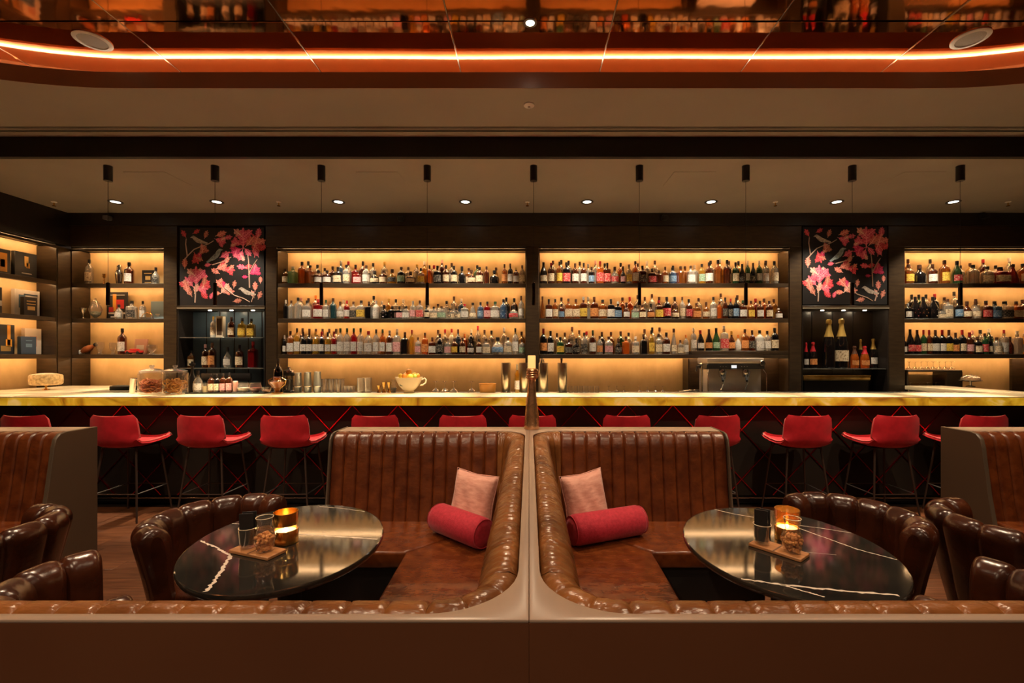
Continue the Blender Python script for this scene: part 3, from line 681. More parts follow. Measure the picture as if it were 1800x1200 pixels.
for i, ((x, y), (fx, fy), lab) in enumerate(CH):
    rz = atan2(-fx, fy)
    if i == 0: tb.location = (x,y,0); tb.rotation_euler = (0,0,rz); tb['label'] = lab
    else: dup(tb, (x,y,0), rz, lab)

# ---------------------------------------------------------------- tables
def table(cx, cy, a, b, ang, label, veins):
    t = thing('marble_table', label, 'table', (cx, cy, 0), group='black marble tables'); R_ = Matrix.Rotation(radians(ang), 2)
    def el(k, n=72, g=1.0): v = R_ @ Vector((a*g*cos(2*pi*k/n), b*g*sin(2*pi*k/n))); return v
    def ringz(g, z): return [(el(k, g=g).x, el(k, g=g).y, z) for k in range(72)]
    m = MB(); G = [ringz(.965,.715), ringz(.99,.718), ringz(1.0,.726), ringz(1.0,.734), ringz(.994,.739), ringz(.985,.740)]
    m.grid(G, cv=True); m.add(G[0], [tuple(range(71,-1,-1))]); m.add(G[-1], [tuple(range(72))]); m.build('table_top', marble, t, recalc=True)
    MB().lathe([(.05,.02),(.045,.05),(.04,.4),(.05,.69),(.16,.705),(.16,.715)], 24).build('pedestal', black_m, t)
    MB().lathe([(.26,0),(.26,.012),(.10,.02),(.05,.025)], 32).build('base', black_m, t)
    for V, wd in veins:
        pts = []
        for (u, v) in V: d = F*(EYE-.74)/(v-V0); pts.append(Vector((ux(u,d)-cx, d-cy)))
        L_ = []; R2 = []
        for p, q in zip(pts[:-1], pts[1:]):
            n = 14; dd = (q-p).normalized(); nn = Vector((-dd.y, dd.x))
            for k in range(n+1):
                c = p.lerp(q, k/n)+nn*random.uniform(-1,1)*wd*.22; w_ = wd*random.uniform(.35,1); L_.append(c+nn*w_/2); R2.append(c-nn*w_/2)
        def keep(p):
            l = R_.transposed() @ p; return (l.x/a)**2+(l.y/b)**2 < .975
        k = [i for i in range(len(L_)) if keep(L_[i]) and keep(R2[i])]
        if len(k) > 2: MB().grid([[(L_[i].x,L_[i].y,.7403),(R2[i].x,R2[i].y,.7403)] for i in k]).build('marble_vein', vein_m, t)
table(-.977,1.857,.4455,.3657,-70.8,'oval black marble table with white veins in the left booth',
      [([(516,938),(600,943),(668,948)],.012),([(348,948),(380,962),(405,976)],.012),([(405,976),(385,1010),(360,1042)],.018),([(561,890),(600,893),(641,899)],.006),([(408,920),(425,921)],.006),([(309,990),(306,1010)],.01)])
table(1.008,1.806,.4475,.3746,-97.7,'oval black marble table with white veins in the right booth',
      [([(1256,895),(1290,903),(1325,909)],.006),([(1404,923),(1450,929),(1500,937)],.006),([(1404,928),(1440,941),(1510,966),(1582,985)],.008),([(1297,1016),(1380,1028),(1480,1038),(1596,1047)],.014),([(1370,1026),(1410,1038),(1450,1049)],.009),([(1415,970),(1470,975)],.002)])
# ---------------------------------------------------------------- bottles
SHP = {   # radius profile (of body radius 1), neck end, section exponent, label range
 'r': ([(.90,0),(1,.02),(1,.61),(.93,.67),(.64,.73),(.38,.775),(.32,.80),(.31,.88)], .85, None, (.12,.48)),
 'w': ([(.92,0),(1,.02),(1,.60),(.94,.66),(.62,.72),(.36,.76),(.30,.80),(.29,.90)], .80, None, (.14,.44)),
 'h': ([(.92,0),(1,.02),(1,.40),(.94,.50),(.72,.62),(.46,.74),(.34,.82),(.32,.90)], .80, None, (.12,.38)),
 's': ([(.92,0),(1,.02),(1,.63),(.94,.68),(.55,.72),(.34,.74),(.31,.76),(.31,.87)], .85, 5, (.10,.48)),
 'q': ([(.80,0),(.94,.03),(1,.22),(1,.36),(.90,.50),(.62,.62),(.36,.69),(.30,.72),(.30,.82)], .79, None, (.12,.42)),
 't': ([(.92,0),(1,.03),(.92,.2),(.75,.4),(.55,.58),(.36,.72),(.28,.80),(.27,.86)], .85, None, (.12,.36)),
}
def interp(pr, z):
    for (r0, z0), (r1, z1) in zip(pr[:-1], pr[1:]):
        if z0 <= z <= z1: return r0+(r1-r0)*(z-z0)/max(1e-6, z1-z0)
    return pr[-1][0]
SHP['foil'] = (SHP['h'][0], .66, None, (.14,.36))
BM = {}
dummy = black_m
for k, (pr, cz, sq, (l0, l1)) in SHP.items():
    body = MB().lathe(pr, 14, sq=sq, caps=True).mesh('glass_body', (dummy,))
    cp = [(.335,cz),(.345,cz+.005),(.345,.985),(.32,1),(0,1)]
    if k == 'foil': cp = [(interp(pr,z)*1.05, z) for z in (.64,.70,.78,.86,.90)]+[(.42,.905),(.44,.94),(.40,.985),(.2,1),(0,1)]
    cap = MB().lathe(cp, 12).mesh('cap', (dummy,))
    P = []
    for z in [l0+(l1-l0)*i/4 for i in range(5)]:
        row = []
        for j in range(9):
            a = -pi/2+radians(-68+136*j/8); q = 1.0
            if sq: q = 1/((abs(cos(a))**sq+abs(sin(a))**sq)**(1/sq))
            r = interp(pr, z)*q*1.03; row.append((r*cos(a), r*sin(a), z))
        P.append(row)
    label = MB().grid(P).mesh('label', (dummy,), recalc=False)
    P2 = [[(1.03*interp(pr,.3)*sin(x), -1.03*interp(pr,.3)*cos(x)-.01, .27+z) for x, z in row] for row in ([(-.0,-.17),(.0,-.17)],[(-.75,0),(.75,0)],[(0,.17),(0,.17)])]
    BM[k] = (body, cap, label, MB().grid(P2).mesh('label', (dummy,)))
GC = {'k':('black',(.035,.03,.028),.55,(.012,.010,.010)),'a':('amber',(.72,.33,.06),.22,(.42,.16,.03)),'d':('dark amber',(.36,.09,.02),.35,(.12,.03,.010)),'r':('red',(.62,.03,.03),.35,(.35,.01,.012)),
      'c':('clear',(.74,.70,.62),.30,(.66,.62,.54)),'g':('green',(.16,.40,.16),.30,(.05,.16,.06)),'b':('blue',(.18,.32,.52),.40,(.10,.18,.32)),'y':('yellow',(.90,.62,.10),.25,(.60,.38,.05)),
      'w':('white',(.80,.76,.70),.85,(.72,.68,.60)),'t':('teal',(.06,.16,.18),.45,(.03,.09,.10)),'o':('orange',(.90,.24,.03),.40,(.70,.16,.02)),'p':('pink',(.85,.50,.42),.35,(.7,.35,.3)),'n':('pale green',(.50,.74,.46),.30,(.25,.48,.24))}
GM = {k: glass('bottle_'+n.replace(' ','_'), t, b, .08, bc_) for k, (n, t, b, bc_) in GC.items()}
CCc = {'k':('black',(.012,.01,.01)),'b':('brown',(.07,.026,.012)),'r':('red',(.40,.012,.02)),'w':('white',(.70,.64,.56)),'g':('gold',(.62,.40,.10)),'n':('green',(.03,.09,.03)),'s':('silver',(.50,.50,.50)),'p':('pink',(.75,.38,.34)),'o':('orange',(.72,.20,.03))}
CM = {k: mat('cap_'+n, c, .4, .6 if k in 'gs' else 0) for k, (n, c) in CCc.items()}
LC = {'c':('cream',(.74,.60,.40),(.34,.22,.12)),'w':('white',(.70,.65,.58),(.38,.34,.30)),'k':('black',(.02,.018,.016),(.30,.26,.2)),'r':('red',(.50,.02,.03),(.70,.40,.3)),'y':('yellow',(.72,.48,.06),(.35,.18,.03)),
      'b':('blue',(.10,.20,.34),(.36,.44,.5)),'n':('green',(.20,.34,.22),(.52,.58,.44)),'o':('orange',(.68,.28,.08),(.35,.10,.03)),'p':('pink',(.68,.36,.34),(.42,.12,.14))}
def labelmat(n, a, b):
    m = mat('label_'+n, a, .6, col2=b, scale=3.4, stretch=(1,1,8), detail=3, contrast=(.52,.60), rnd=.08); return m
LM = {k: labelmat(n, a, b) for k, (n, a, b) in LC.items()}
def bottle(x, y, z, hgt, r, code, label, group, lab_name='bottle', diamond=False, cat='bottle', foil=False):
    s, g, c, l = code; t = thing(lab_name, label, cat, (x, y, z), 0, group)
    body, cap, lb, ld = BM['foil' if foil else s]; sc_ = (r, r, hgt)
    put('glass_body', body, t, scale=sc_, mat=GM[g]); put('cap', cap, t, scale=sc_, mat=CM[c])
    if l != '0': put('label', ld if diamond else lb, t, scale=sc_, mat=LM[l])
    t.rotation_euler = (0, 0, 0 if s == 's' else random.uniform(-.2,.2)); return t
SN = {'r':'round','w':'tall','h':'sloping','s':'square','q':'squat','t':'tapered'}
ROWS = [
 ('left-centre', 'upper', 0, 497.3, '502,25,9,rabc 515,29,13,snw0 532,37,12,rak0 542,38,0,rck0 545,31,12,sak0 558,32,0,rck0 559,22,12,rdkw 571,26,0,rcb0 575,22,12,rdkw 585,29,0,rdbk 594,28,11,skkc 600,39,0,rbs0 609,32,10,rckc 612,38,0,rcr0 625,32,0,srk0 629,22,11,srbp 638,38,0,rdk0 644,31,11,rcbw 656,35,0,rck0 659,21,13,qkkc 674,22,12,rdbc 676,37,0,rcg0 691,24,14,qybk 704,28,12,rkbn 718,28,0,rcbc 722,20,14,qdbc 733,33,0,rcg0 740,26,10,rcky 746,38,0,ryw0 755,31,8,rob0 763,31,0,rcr0 769,30,11,skkk 777,41,0,rdp0 784,31,10,rdkc 794,35,0,rcbw 798,30,10,rkkc 812,29,12,qkk0 824,26,0,rabc 830,23,13,qdbc 839,31,0,rgk0 846,28,12,rdkc 854,29,9,rdb0 866,22,15,qkk0 872,27,0,tyb0 890,33,9,rabo 897,34,9,rkbw 907,27,10,rdgw 919,31,9,rcbc'),
 ('left-centre', 'middle', 1, 560.0, '504,33,7,wkw0 512,32,9,rcb0 523,37,11,rck0 530,37,0,rcp0 540,32,11,sckw 542,36,0,rcb0 555,41,0,rpo0 560,34,12,srrw 573,33,8,scnw 578,24,0,rbb0 588,36,11,rtb0 597,30,11,qcbw 604,33,0,rww0 611,32,10,rrrw 623,30,11,scbk 632,32,13,scky 648,30,11,skb0 657,40,0,rck0 662,32,11,rwsw 675,31,0,rcw0 676,24,14,qkkwD 684,35,0,ryg0 692,34,0,rck0 692,22,13,skkpD 702,22,10,skkp 709,34,0,rcw0 713,22,11,sckw 725,31,10,rcsp 738,32,11,scbr 749,26,10,qkkc 754,25,0,rww0 762,21,11,sckc 770,26,0,rcb0 776,22,12,scbn 785,31,0,rck0 791,18,9,sckc 799,39,0,rcb0 803,18,12,sckc 810,35,0,rbw0 817,26,12,scrw 830,28,12,tckc 845,29,10,rbkb 857,30,10,srkp 870,30,13,scnw 885,34,11,rbkwD 890,37,0,rkk0 903,22,14,qc0r 904,36,0,rdk0 916,40,8,wcbw'),
 ('left-centre', 'lower', 2, 622.6, '501,34,7,wkww 511,41,11,rabw 523,46,10,rybw 533,46,0,rdb0 534,40,10,wkbw 544,40,10,wkbw 545,45,0,rcb0 555,40,10,wygw 556,45,0,rcb0 565,40,10,wkrw 568,45,0,rab0 576,39,10,wykw 578,45,0,rcb0 587,40,10,wrrw 588,45,0,rcb0 599,46,11,rcnw 611,46,11,rcnw 623,46,11,rrnw 634,46,11,rcnw 644,41,14,rcrw 660,44,10,rckw 673,44,10,ranw 684,42,11,rdsw 698,45,11,scwp 712,39,11,skb0 724,43,8,ryr0 735,30,9,rcbp 747,38,9,sobo 760,30,10,sdbw 771,43,0,rcb0 773,36,10,rkbk 783,44,0,rcr0 787,28,9,scbp 795,45,0,rwr0 799,28,10,rdby 806,44,0,rbb0 813,29,9,rdbc 818,36,0,roo0 827,27,10,qkkw 828,44,0,rkw0 839,50,0,rcr0 842,27,9,rdkw 850,43,0,rcb0 855,27,11,scbc 863,42,0,rck0 876,30,18,qckb 886,47,0,rcs0 895,30,13,rckc 905,46,10,rckw 917,26,10,rcbn 920,40,0,ryb0'),
 ('right-centre', 'upper', 0, 497.0, '953,36,11,hkkc 969,35,10,rdrc 972,39,0,rcb0 984,37,9,raky 987,40,0,rck0 995,36,11,skkr 999,39,0,rkk0 1011,34,10,rdbw 1019,37,0,rcb0 1026,35,9,rdkw 1034,33,0,rcs0 1040,28,9,rkbb 1047,39,0,rcp0 1055,38,11,sorr 1063,34,0,rck0 1068,35,10,sdkr 1080,28,12,qcbr 1091,35,0,rak0 1098,29,9,qkkp 1105,32,9,rcby 1115,38,10,rakw 1121,34,0,rcb0 1129,30,11,sdkk 1137,38,0,rcw0 1146,25,11,sdkr 1151,39,0,rcb0 1161,22,9,sdb0 1168,28,10,rabc 1181,27,12,rbkb 1183,30,0,rkk0 1196,29,12,sab0 1204,29,0,sab0 1214,30,11,scbw 1221,31,0,rcw0 1234,33,10,rykn 1246,36,11,rdkw 1249,39,0,rck0 1262,40,11,rak0 1265,42,0,rys0 1278,40,11,rdk0 1281,38,0,rcb0 1293,36,10,rgkc 1298,38,0,ryk0 1308,33,9,hkkk 1316,39,8,wgww 1324,35,10,hkbk 1331,39,9,wgww 1343,36,10,rcbw 1346,39,0,rck0 1361,38,11,rckc'),
 ('right-centre', 'middle', 1, 559.7, '952,39,9,tab0 963,34,11,sdkw 977,34,10,rakc 987,37,0,rcb0 988,26,10,rdkb 1000,35,12,sabc 1010,34,12,sabc 1023,38,11,sdsy 1034,38,0,rcs0 1045,38,12,sdbo 1059,33,13,rakc 1076,34,11,skkw 1084,30,10,skwb 1094,37,0,rab0 1101,28,10,qdbw 1107,38,0,ror0 1116,22,10,sckn 1121,41,0,rcb0 1129,24,10,rdbc 1134,38,0,rcb0 1144,26,11,qdko 1146,43,0,rwb0 1158,32,11,sdry 1158,38,0,rab0 1173,38,13,rkkr 1186,38,0,rdk0 1188,24,13,qdbc 1200,38,9,rcbc 1209,34,11,rdkr 1223,27,12,sabo 1228,36,0,rcb0 1242,29,11,qabc 1256,38,11,rckw 1267,30,9,rob0 1267,44,0,rcb0 1274,37,9,rdkk 1282,35,8,rkrk 1292,37,9,rkkb 1296,41,0,rcb0 1306,32,11,rdnw 1320,31,10,raby 1328,35,0,rrr0 1336,31,10,rdbw 1343,35,0,rob0 1352,31,10,rdbc 1360,34,0,ryb0 1368,18,9,sdww'),
 ('right-centre', 'lower', 2, 622.3, '953,45,11,wkro 967,41,10,rkkw 979,37,0,rcb0 985,30,11,rgky 993,38,0,rcbw 1000,26,11,sdbk 1006,48,0,rcbw 1013,28,11,qkkk 1018,42,0,rcb0 1027,38,10,rcbk 1031,40,0,rcr0 1042,42,10,rdnw 1054,32,9,rcbo 1058,39,0,rkb0 1070,31,12,rcbp 1074,39,0,rab0 1087,28,10,qkbk 1091,40,0,rgb0 1100,31,10,sob0 1105,38,0,rck0 1117,31,10,scwc 1131,35,10,skb0 1133,44,0,rcb0 1145,42,9,ryky 1147,47,0,rck0 1158,36,11,rcbc 1159,47,0,rcb0 1172,38,12,rdkw 1187,45,11,tcbc 1195,25,9,scbc 1203,34,8,rcow'),
 ('right-centre', 'raised end of the lower', 2, 616.3, '1219,40,9,rcww 1231,36,11,hkrw 1246,38,10,hkbo 1259,40,11,hgkn 1273,44,12,scsr 1286,35,11,qdgo 1297,28,9,qwow 1309,38,11,rabo 1322,36,10,rdbk 1335,36,12,rwkw 1349,35,10,rcbw 1361,40,11,rkkc'),
 ('far right', 'upper', 0, 495.5, '1597,31,13,raby 1596,40,0,rab0 1616,30,16,qkb0 1635,40,0,rck0 1639,31,12,rdbw 1660,38,13,raby 1682,37,13,hgkr 1688,29,0,rcbc 1705,33,0,ryb0 1710,30,15,rck0 1728,40,0,rdr0 1735,27,15,rckc 1750,29,0,rck0 1758,26,19,srkc 1774,42,0,rcw0 1779,31,17,trb0 1798,32,14,rakc'),
 ('far right', 'middle', 1, 558.5, '1596,25,9,rksw 1604,41,0,rkk0 1609,37,12,hkkrD 1614,41,0,rgk0 1622,37,12,hkkoD 1627,41,0,rck0 1641,37,13,hkkcD 1643,42,0,rkr0 1653,15,10,sc0c 1660,36,0,scb0 1666,33,10,scbc 1677,46,0,rck0 1685,32,12,rkkb 1700,29,13,qdbc 1714,29,13,qcbc 1715,33,0,rcb0 1733,30,12,sdkr 1749,29,13,sbkb 1765,29,16,sckk 1786,29,12,sabc 1797,32,0,rdbc'),
 ('far right', 'lower', 2, 621.6, '1591,30,7,wkkw 1600,43,11,hkkr 1612,42,11,hkbr 1623,42,9,wgrc 1634,42,9,wdrc 1645,42,11,wkbw 1656,42,11,wkrw 1669,42,11,wkby 1679,37,10,wkbo 1691,42,11,wkrc 1701,38,11,wdrp 1709,41,0,rcp0 1718,30,12,rkbc 1723,42,0,rck0 1731,36,10,rgbr 1738,44,0,rgwb 1743,32,7,wkkc 1755,29,14,rcbc 1765,42,10,scrw 1776,30,10,qdb0 1785,40,12,scw0 1797,36,12,syww'),
]
for bayn, shelf, si, vb, data in ROWS:
    cnt = {0:0, 1:0}; z0 = (SH[si] if 'raised' not in shelf else 1.555)+.0015; items = []
    for tok in data.split():
        u, h, wd, code = tok.split(','); u, h, wd = float(u), float(h), float(wd); back = int(wd == 0)
        y = 6.350 if back else 6.232
        if back: wd = 10.5
        if code[2] == '0': code = code[:2]+'k'+code[3:]
        items.append([ux(u, y), y, vz(vb-h, y), wd/2*y/F*1.2, code, back, u, h])
    lo, hi = {'left-centre':(XB0,XB1),'right-centre':(XC0,XC1),'far right':(XD0,XD1)}[bayn]
    for bk_ in (0, 1):      # neighbours in one row must not run into each other
        R_ = sorted((i for i in items if i[5] == bk_), key=lambda i: i[0])
        for _ in range(30):
            for a, b in zip(R_[:-1], R_[1:]):
                g = b[0]-a[0]-(a[3]+b[3])-.002
                if g < 0: a[0] += g/2; b[0] -= g/2; a[3] *= .985; b[3] *= .985
            for a in R_: a[0] = min(max(a[0], lo+.016+a[3]), hi-.016-a[3])
    for x, y, zt, r, code, back, u, h in items:
        dia = code.endswith('D'); code = code[:4]; cnt[back] += 1
        ht = 'short' if h < 27 else 'tall' if h > 39 else SN[code[0]]
        lab = f"{ht} {GC[code[1]][0]} bottle, {CCc[code[2]][0]} cap, {ordinal(cnt[back])} in {'rear' if back else 'front'} row, {shelf} shelf, {bayn} bay"
        if shelf.startswith('raised'): lab = f"{ht} {GC[code[1]][0]} bottle, {CCc[code[2]][0]} cap, {ordinal(cnt[back])} on the raised shelf above the espresso machine"
        b = bottle(x, y, z0, zt-z0, r, code, lab, f'bottles on the {shelf} shelf of the {bayn} bay', diamond=dia)
        if u in (791, 803) and not back:     # printed numerals
            s_ = .052; m = MB(); bx = lambda a, b2, c, d: m.box(a*s_-.5*s_, b2*s_-.5*s_, -r*1.08, -r*1.045, .02+c*s_, .02+d*s_)
            bx(.2,.8,1.4,1.55); bx(.2,.8,0,.15); bx(.2,.8,.7,.85)
            if u == 791: bx(.1,.25,.1,1.45); bx(.75,.9,.1,.75)
            else: bx(.75,.9,.8,1.45); bx(.1,.25,.1,.75)
            m.build('numeral', mat('numeral', (.03,.025,.02), .5), b)

def pb(u, vb, vt, wd, y, code, label, group, name='bottle', z=None):
    z = vz(vb, y) if z is None else z; return bottle(ux(u,y), y, z, vz(vt,y)-z, wd/2*y/F, code, label, group, name)
# glass cabinet bottles (dark blue cabinet) and champagne cabinet
yc = YF+.13; g1, g2 = 'bottles in the blue glass cabinet', 'bottles in the champagne cabinet'
za, zb_, zc_ = [vz(q,YF+.12)+.0015 for q in (593,646,647)]
for u, vt, wd, code, lab in ((375,556,9,'rwgc','white bottle with gold cap on the upper glass shelf of the blue cabinet'),(407,557,12,'rdbc','dark amber bottle on the upper glass shelf of the blue cabinet'),
        (426,559,12,'syky','yellow square bottle on the upper glass shelf of the blue cabinet'),(442,560,12,'syky','last yellow square bottle on the upper glass shelf of the blue cabinet')): pb(u, 0, vt, wd, yc, code, lab, g1, z=za)
for u, vt, wd, code, lab in ((336,616,11,'rakc','amber bottle nearest the jars on the lower glass shelf of the blue cabinet'),(361,605,11,'rdpc','pink capped bottle on the lower glass shelf of the blue cabinet'),(373,602,13,'rdbo','brown labelled bottle on the lower glass shelf of the blue cabinet'),
        (400,610,13,'qckw','clear decanter on the lower glass shelf of the blue cabinet'),(421,606,13,'rdkc','dark round bottle on the lower glass shelf of the blue cabinet'),(445,600,14,'srr0','tall red bottle on the lower glass shelf of the blue cabinet')): pb(u, 0, vt, wd, yc, code, lab, g1, z=zb_)
for u, vt, wd, code, lab in ((1417,602,8,'hkrw','first champagne bottle from the column on the glass shelf'),(1429,601,13,'hkro','red capped champagne bottle with orange label on the glass shelf'),(1457,561,21,'hkg0','rear magnum champagne bottle with gold foil on the glass shelf'),
        (1479,560,21,'hkgc','magnum champagne bottle with gold foil and big round label'),(1502,608,13,'hobo','copper champagne bottle next to the magnums'),(1513,596,8,'hkg0','gold foil champagne bottle behind the copper ones'),(1520,608,14,'horo','copper champagne bottle with orange label beside the white labelled one'),(1535,595,13,'hkgw','gold foil champagne bottle with round white label on the glass shelf')):
    yq_ = YF+.09 if vt > 597 or wd > 20 else YF+.20; bottle(ux(u,yq_), yq_, zc_, vz(vt,yq_)-zc_, wd/2*yq_/F, code, lab, g2, foil=True)
t = thing('framed_box', 'pale framed box on the upper glass shelf of the blue cabinet', 'box', (ux(388,yc), yc, za)); MB().rbox(-.05,.05,-.03,.03,0,.29,.004,1).build('case', mat('pale_box', (.6,.5,.36), .5), t); MB().box(-.034,.034,-.032,-.03,.03,.26).build('window', mat('box_window', (.08,.05,.03), .3), t)
t = thing('serving_tray', 'black oval tray leaning on the lower shelf of the blue cabinet', 'tray', (ux(398,YF+.05), YF+.05, 1.2)); MB().rbox(-.34,.34,-.02,.02,-.05,.055,.015,2).build('tray_body', black_m, t)
t = thing('reflection_block', 'long gilded block of painted reflections under the glass shelf of the champagne cabinet', 'tray', (ux(1470,YF+.1), YF+.1, vz(664,YF+.1)))  # solid block standing in for yellow reflections below the shelf
MB().rbox(-.46,.46,-.02,.10,-.035,.035,.012,2).build('tray_body', mat('golden', (.45,.26,.05), .3, .7, col2=(.75,.52,.18), scale=7), t); MB().rbox(-.46,.46,-.024,-.02,.028,.036,.001,1).build('rim', brass, t)
MB().box(-.44,.44,.0,.08,-.2,-.035).build('stand', black_m, t)

# ---------------------------------------------------------------- things on the bar
ZT = ZB+.0005; YT = 4.80
jar_fruit = [mat('dried_citrus_red', (.42,.08,.02), .5, col2=(.65,.22,.05), scale=12), mat('dried_citrus_orange', (.70,.30,.04), .5, col2=(.85,.48,.10), scale=12)]
for k, (u, lab) in enumerate(((267,'lidded glass jar of dried red citrus rings on the bar'),(308,'lidded glass jar of dried orange citrus rings on the bar'))):
    t = thing('glass_jar', lab, 'jar', (ux(u,YT), YT, ZT), group='lidded glass jars'); r = .118
    MB().lathe([(r*.9,0),(r,.01),(r,.20),(r*.97,.22),(r*.80,.232)], 28, caps=False).build('jar_body', clear_g, t)
    l = MB().lathe([(r*.86,.232),(r*.92,.236),(r*.90,.244),(r*.5,.262),(r*.14,.268),(r*.10,.275),(r*.2,.290),(r*.16,.302),(0,.305)], 28).build('lid', glass('lid_glass', (.9,.88,.84), .25, .1, (.6,.56,.5)), t)
    for q in range(54):
        a = random.random()*6.28; rr = r*.86*sqrt(random.random()); rad = random.uniform(.026,.038); zz = .02+.105*q/54
        M = Matrix.Translation((rr*.75*cos(a), rr*.75*sin(a), zz+.012)) @ Matrix.Rotation(random.uniform(-1,1), 4, 'X') @ Matrix.Rotation(random.uniform(-1,1), 4, 'Y')
        MB().tube([M @ Vector((rad*cos(2*pi*i/12), rad*sin(2*pi*i/12), 0)) for i in range(12)], .006, 5, closed=True).build('citrus_ring', jar_fruit[k], t)
def lathe_thing(name, label, cat, u, y, z, prof, m_, group=None, part='body', n=20, extra=None, sq=None):
    t = thing(name, label, cat, (ux(u,y), y, z), 0, group); MB().lathe(prof, n, sq=sq).build(part, m_, t)
    for pn, pr, mm in (extra or []): MB().lathe(pr, n, sq=sq).build(pn, mm, t)
    return t
t = thing('metal_cup', 'tilted steel scoop cup beside the dried citrus jars', 'cup', (ux(232,YT), YT, ZT+.004)); t.rotation_euler = (0, radians(8), 0)
MB().lathe([(.022,.002),(.024,.01),(.032,.155),(.034,.16),(.030,.16),(.022,.02)], 18).build('cup_body', steel, t); MB().tube([(.03,0,.14),(.055,0,.13),(.06,0,.09),(.05,0,.06)], .004, 6).build('handle', steel, t)
t = thing('card_holder', 'low dark tray on the bar corner beside the jars', 'tray', (ux(218,5.3), 5.3, ZT)); MB().rbox(-.12,.12,-.06,.06,0,.05,.008,2).build('tray_body', black_m, t); MB().box(-.1,.1,-.04,.04,.05,.056).build('inset', mat('olive_inset', (.03,.035,.02), .6), t)
zl = ZB-.0105; YLd = 5.04
t = thing('bar_mat', 'dark rubber mat under the small mixer bottles on the bar', 'mat', (ux(405,4.88), 4.88, ZT)); MB().rbox(-.42,.42,-.09,.065,0,.008,.003,1).build('mat_body', mat('rubber', (.012,.016,.010), .6), t); MB().rbox(-.42,.42,-.09,-.084,.008,.012,.001,1).build('lip', black_m, t)
gm = 'small bottles on the bar mat'; zm = ZT+.0085; ym = 4.87
pb(348,690,651,15,ym,'qckw','round clear spirit bottle with white diamond label on the bar mat',gm,z=zm)
for u, vt, code, lab in ((371,657,'rdkc','first little amber bottle on the bar mat'),(381,657,'rkkc','second little dark bottle on the bar mat'),(392,656,'rdkp','third little bottle with pink label on the bar mat'),(403,655,'rdkp','fourth little bottle with pink label on the bar mat')): pb(u,690,vt,10.5,ym,code,lab,gm,z=zm)
lathe_thing('glass_vial','small clear vial of pale juice on the bar mat','vial',360,ym,zm,[(.026,0),(.027,.07),(.016,.09),(.016,.105)],clear_g,extra=[('juice',[(.023,.003),(.023,.065)],mat('juice',(.75,.62,.3),.4))])
lathe_thing('spray_bottle','black spray bottle behind the mixer bottles on the bar','bottle',338,5.0,zl,[(.04,0),(.042,.16),(.02,.2),(.012,.24),(.012,.30),(.03,.31),(.03,.33),(0,.33)],black_m,extra=[('nozzle',[(.012,.33),(.01,.35)],black_m)])
lathe_thing('garnish_glass','glass of pink garnish picks on the bar mat','glass',414,ym,zm,[(.024,0),(.028,.10),(.027,.10)],clear_g,extra=[('picks',[(.02,.01),(.024,.12),(0,.125)],mat('picks',(.7,.35,.28),.6))])
for u, lab, c in ((428,'round glass bowl of white sugar on the bar mat',(.8,.72,.58)),(449,'round glass bowl of dark berries on the bar mat',(.25,.05,.03))):
    lathe_thing('garnish_bowl',lab,'bowl',u,ym,zm,[(.03,0),(.055,.025),(.062,.05),(.055,.08),(.05,.10),(.052,.105)],clear_g,'garnish bowls',extra=[('filling',[(.028,.003),(.052,.025),(.057,.05),(0,.056)],mat('filling_'+str(u),c,.7,col2=tuple(x*.6 for x in c),scale=30))])
lathe_thing('glass_dish','low clear dish beside the garnish bowls on the bar','dish',468,ym,zm,[(.03,0),(.05,.03),(.055,.06)],clear_g,extra=[('filling',[(.028,.003),(.045,.025),(0,.03)],mat('dish_fill',(.45,.22,.12),.6))])
# ornate amber decanter and its neighbours
t = lathe_thing('amber_decanter','ornate amber decanter with shell sides on the bar','decanter',487,4.86,ZT,[(.05,0),(.052,.008),(.02,.02),(.03,.05),(.075,.105),(.088,.125),(.06,.135),(.03,.15),(.028,.165)],amber_g,extra=[('foot',[(.055,0),(.058,.01),(.03,.016)],brass),('liquid',[(.018,.024),(.06,.10),(.07,.12),(0,.122)],mat('amber_liquid',(.35,.12,.02),.3))])
for s in (-1,1): MB().tube([(s*.03,0,.05),(s*.085,0,.10),(s*.095,0,.14),(s*.05,0,.165)], .006, 6).build('handle', brass, t)
pb(489,655,630,15,5.03,'rkkp','dark bottle with pink diamond label standing behind the amber decanter','dark bottles on the bar',z=zl)
t = lathe_thing('press_pot','black and glass press pot beside the amber decanter','press pot',508,5.05,zl,[(.046,.02),(.048,.2),(.05,.215)],smoke_g,part='beaker',extra=[('base',[(.055,0),(.055,.022),(.045,.03)],black_m),('collar',[(.053,.19),(.056,.2),(.056,.222),(.05,.23)],black_m),('lid',[(.054,.23),(.05,.25),(.015,.26),(.012,.275),(.018,.285),(0,.29)],steel),('coffee',[(.04,.025),(.042,.15),(0,.151)],mat('coffee',(.03,.012,.006),.3))])
MB().tube([(.05,0,.2),(.085,0,.2),(.09,0,.12),(.05,0,.07)], .007, 6).build('handle', black_m, t)
for u, vt, lab in ((524,655,'first steel cocktail shaker tin beside the press pot'),(541,654,'middle steel cocktail shaker tin on the bar'),(558,653,'third steel cocktail shaker tin, next to the tumblers')):
    y = 5.0; h = vz(vt,y)-zl; lathe_thing('shaker_tin',lab,'shaker',u,y,zl,[(.034,0),(.036,.004),(.043,h*.32),(.044,h*.325),(.0445,h*.34),(.040,h*.345),(.034,h*.98),(.036,h),(.030,h-.004)],mat('tin_steel',(.34,.37,.38),.32,.75),'steel shaker tins',extra=[('band',[(.0446,h*.31),(.0452,h*.315),(.0452,h*.34),(.044,h*.345)],steel)])
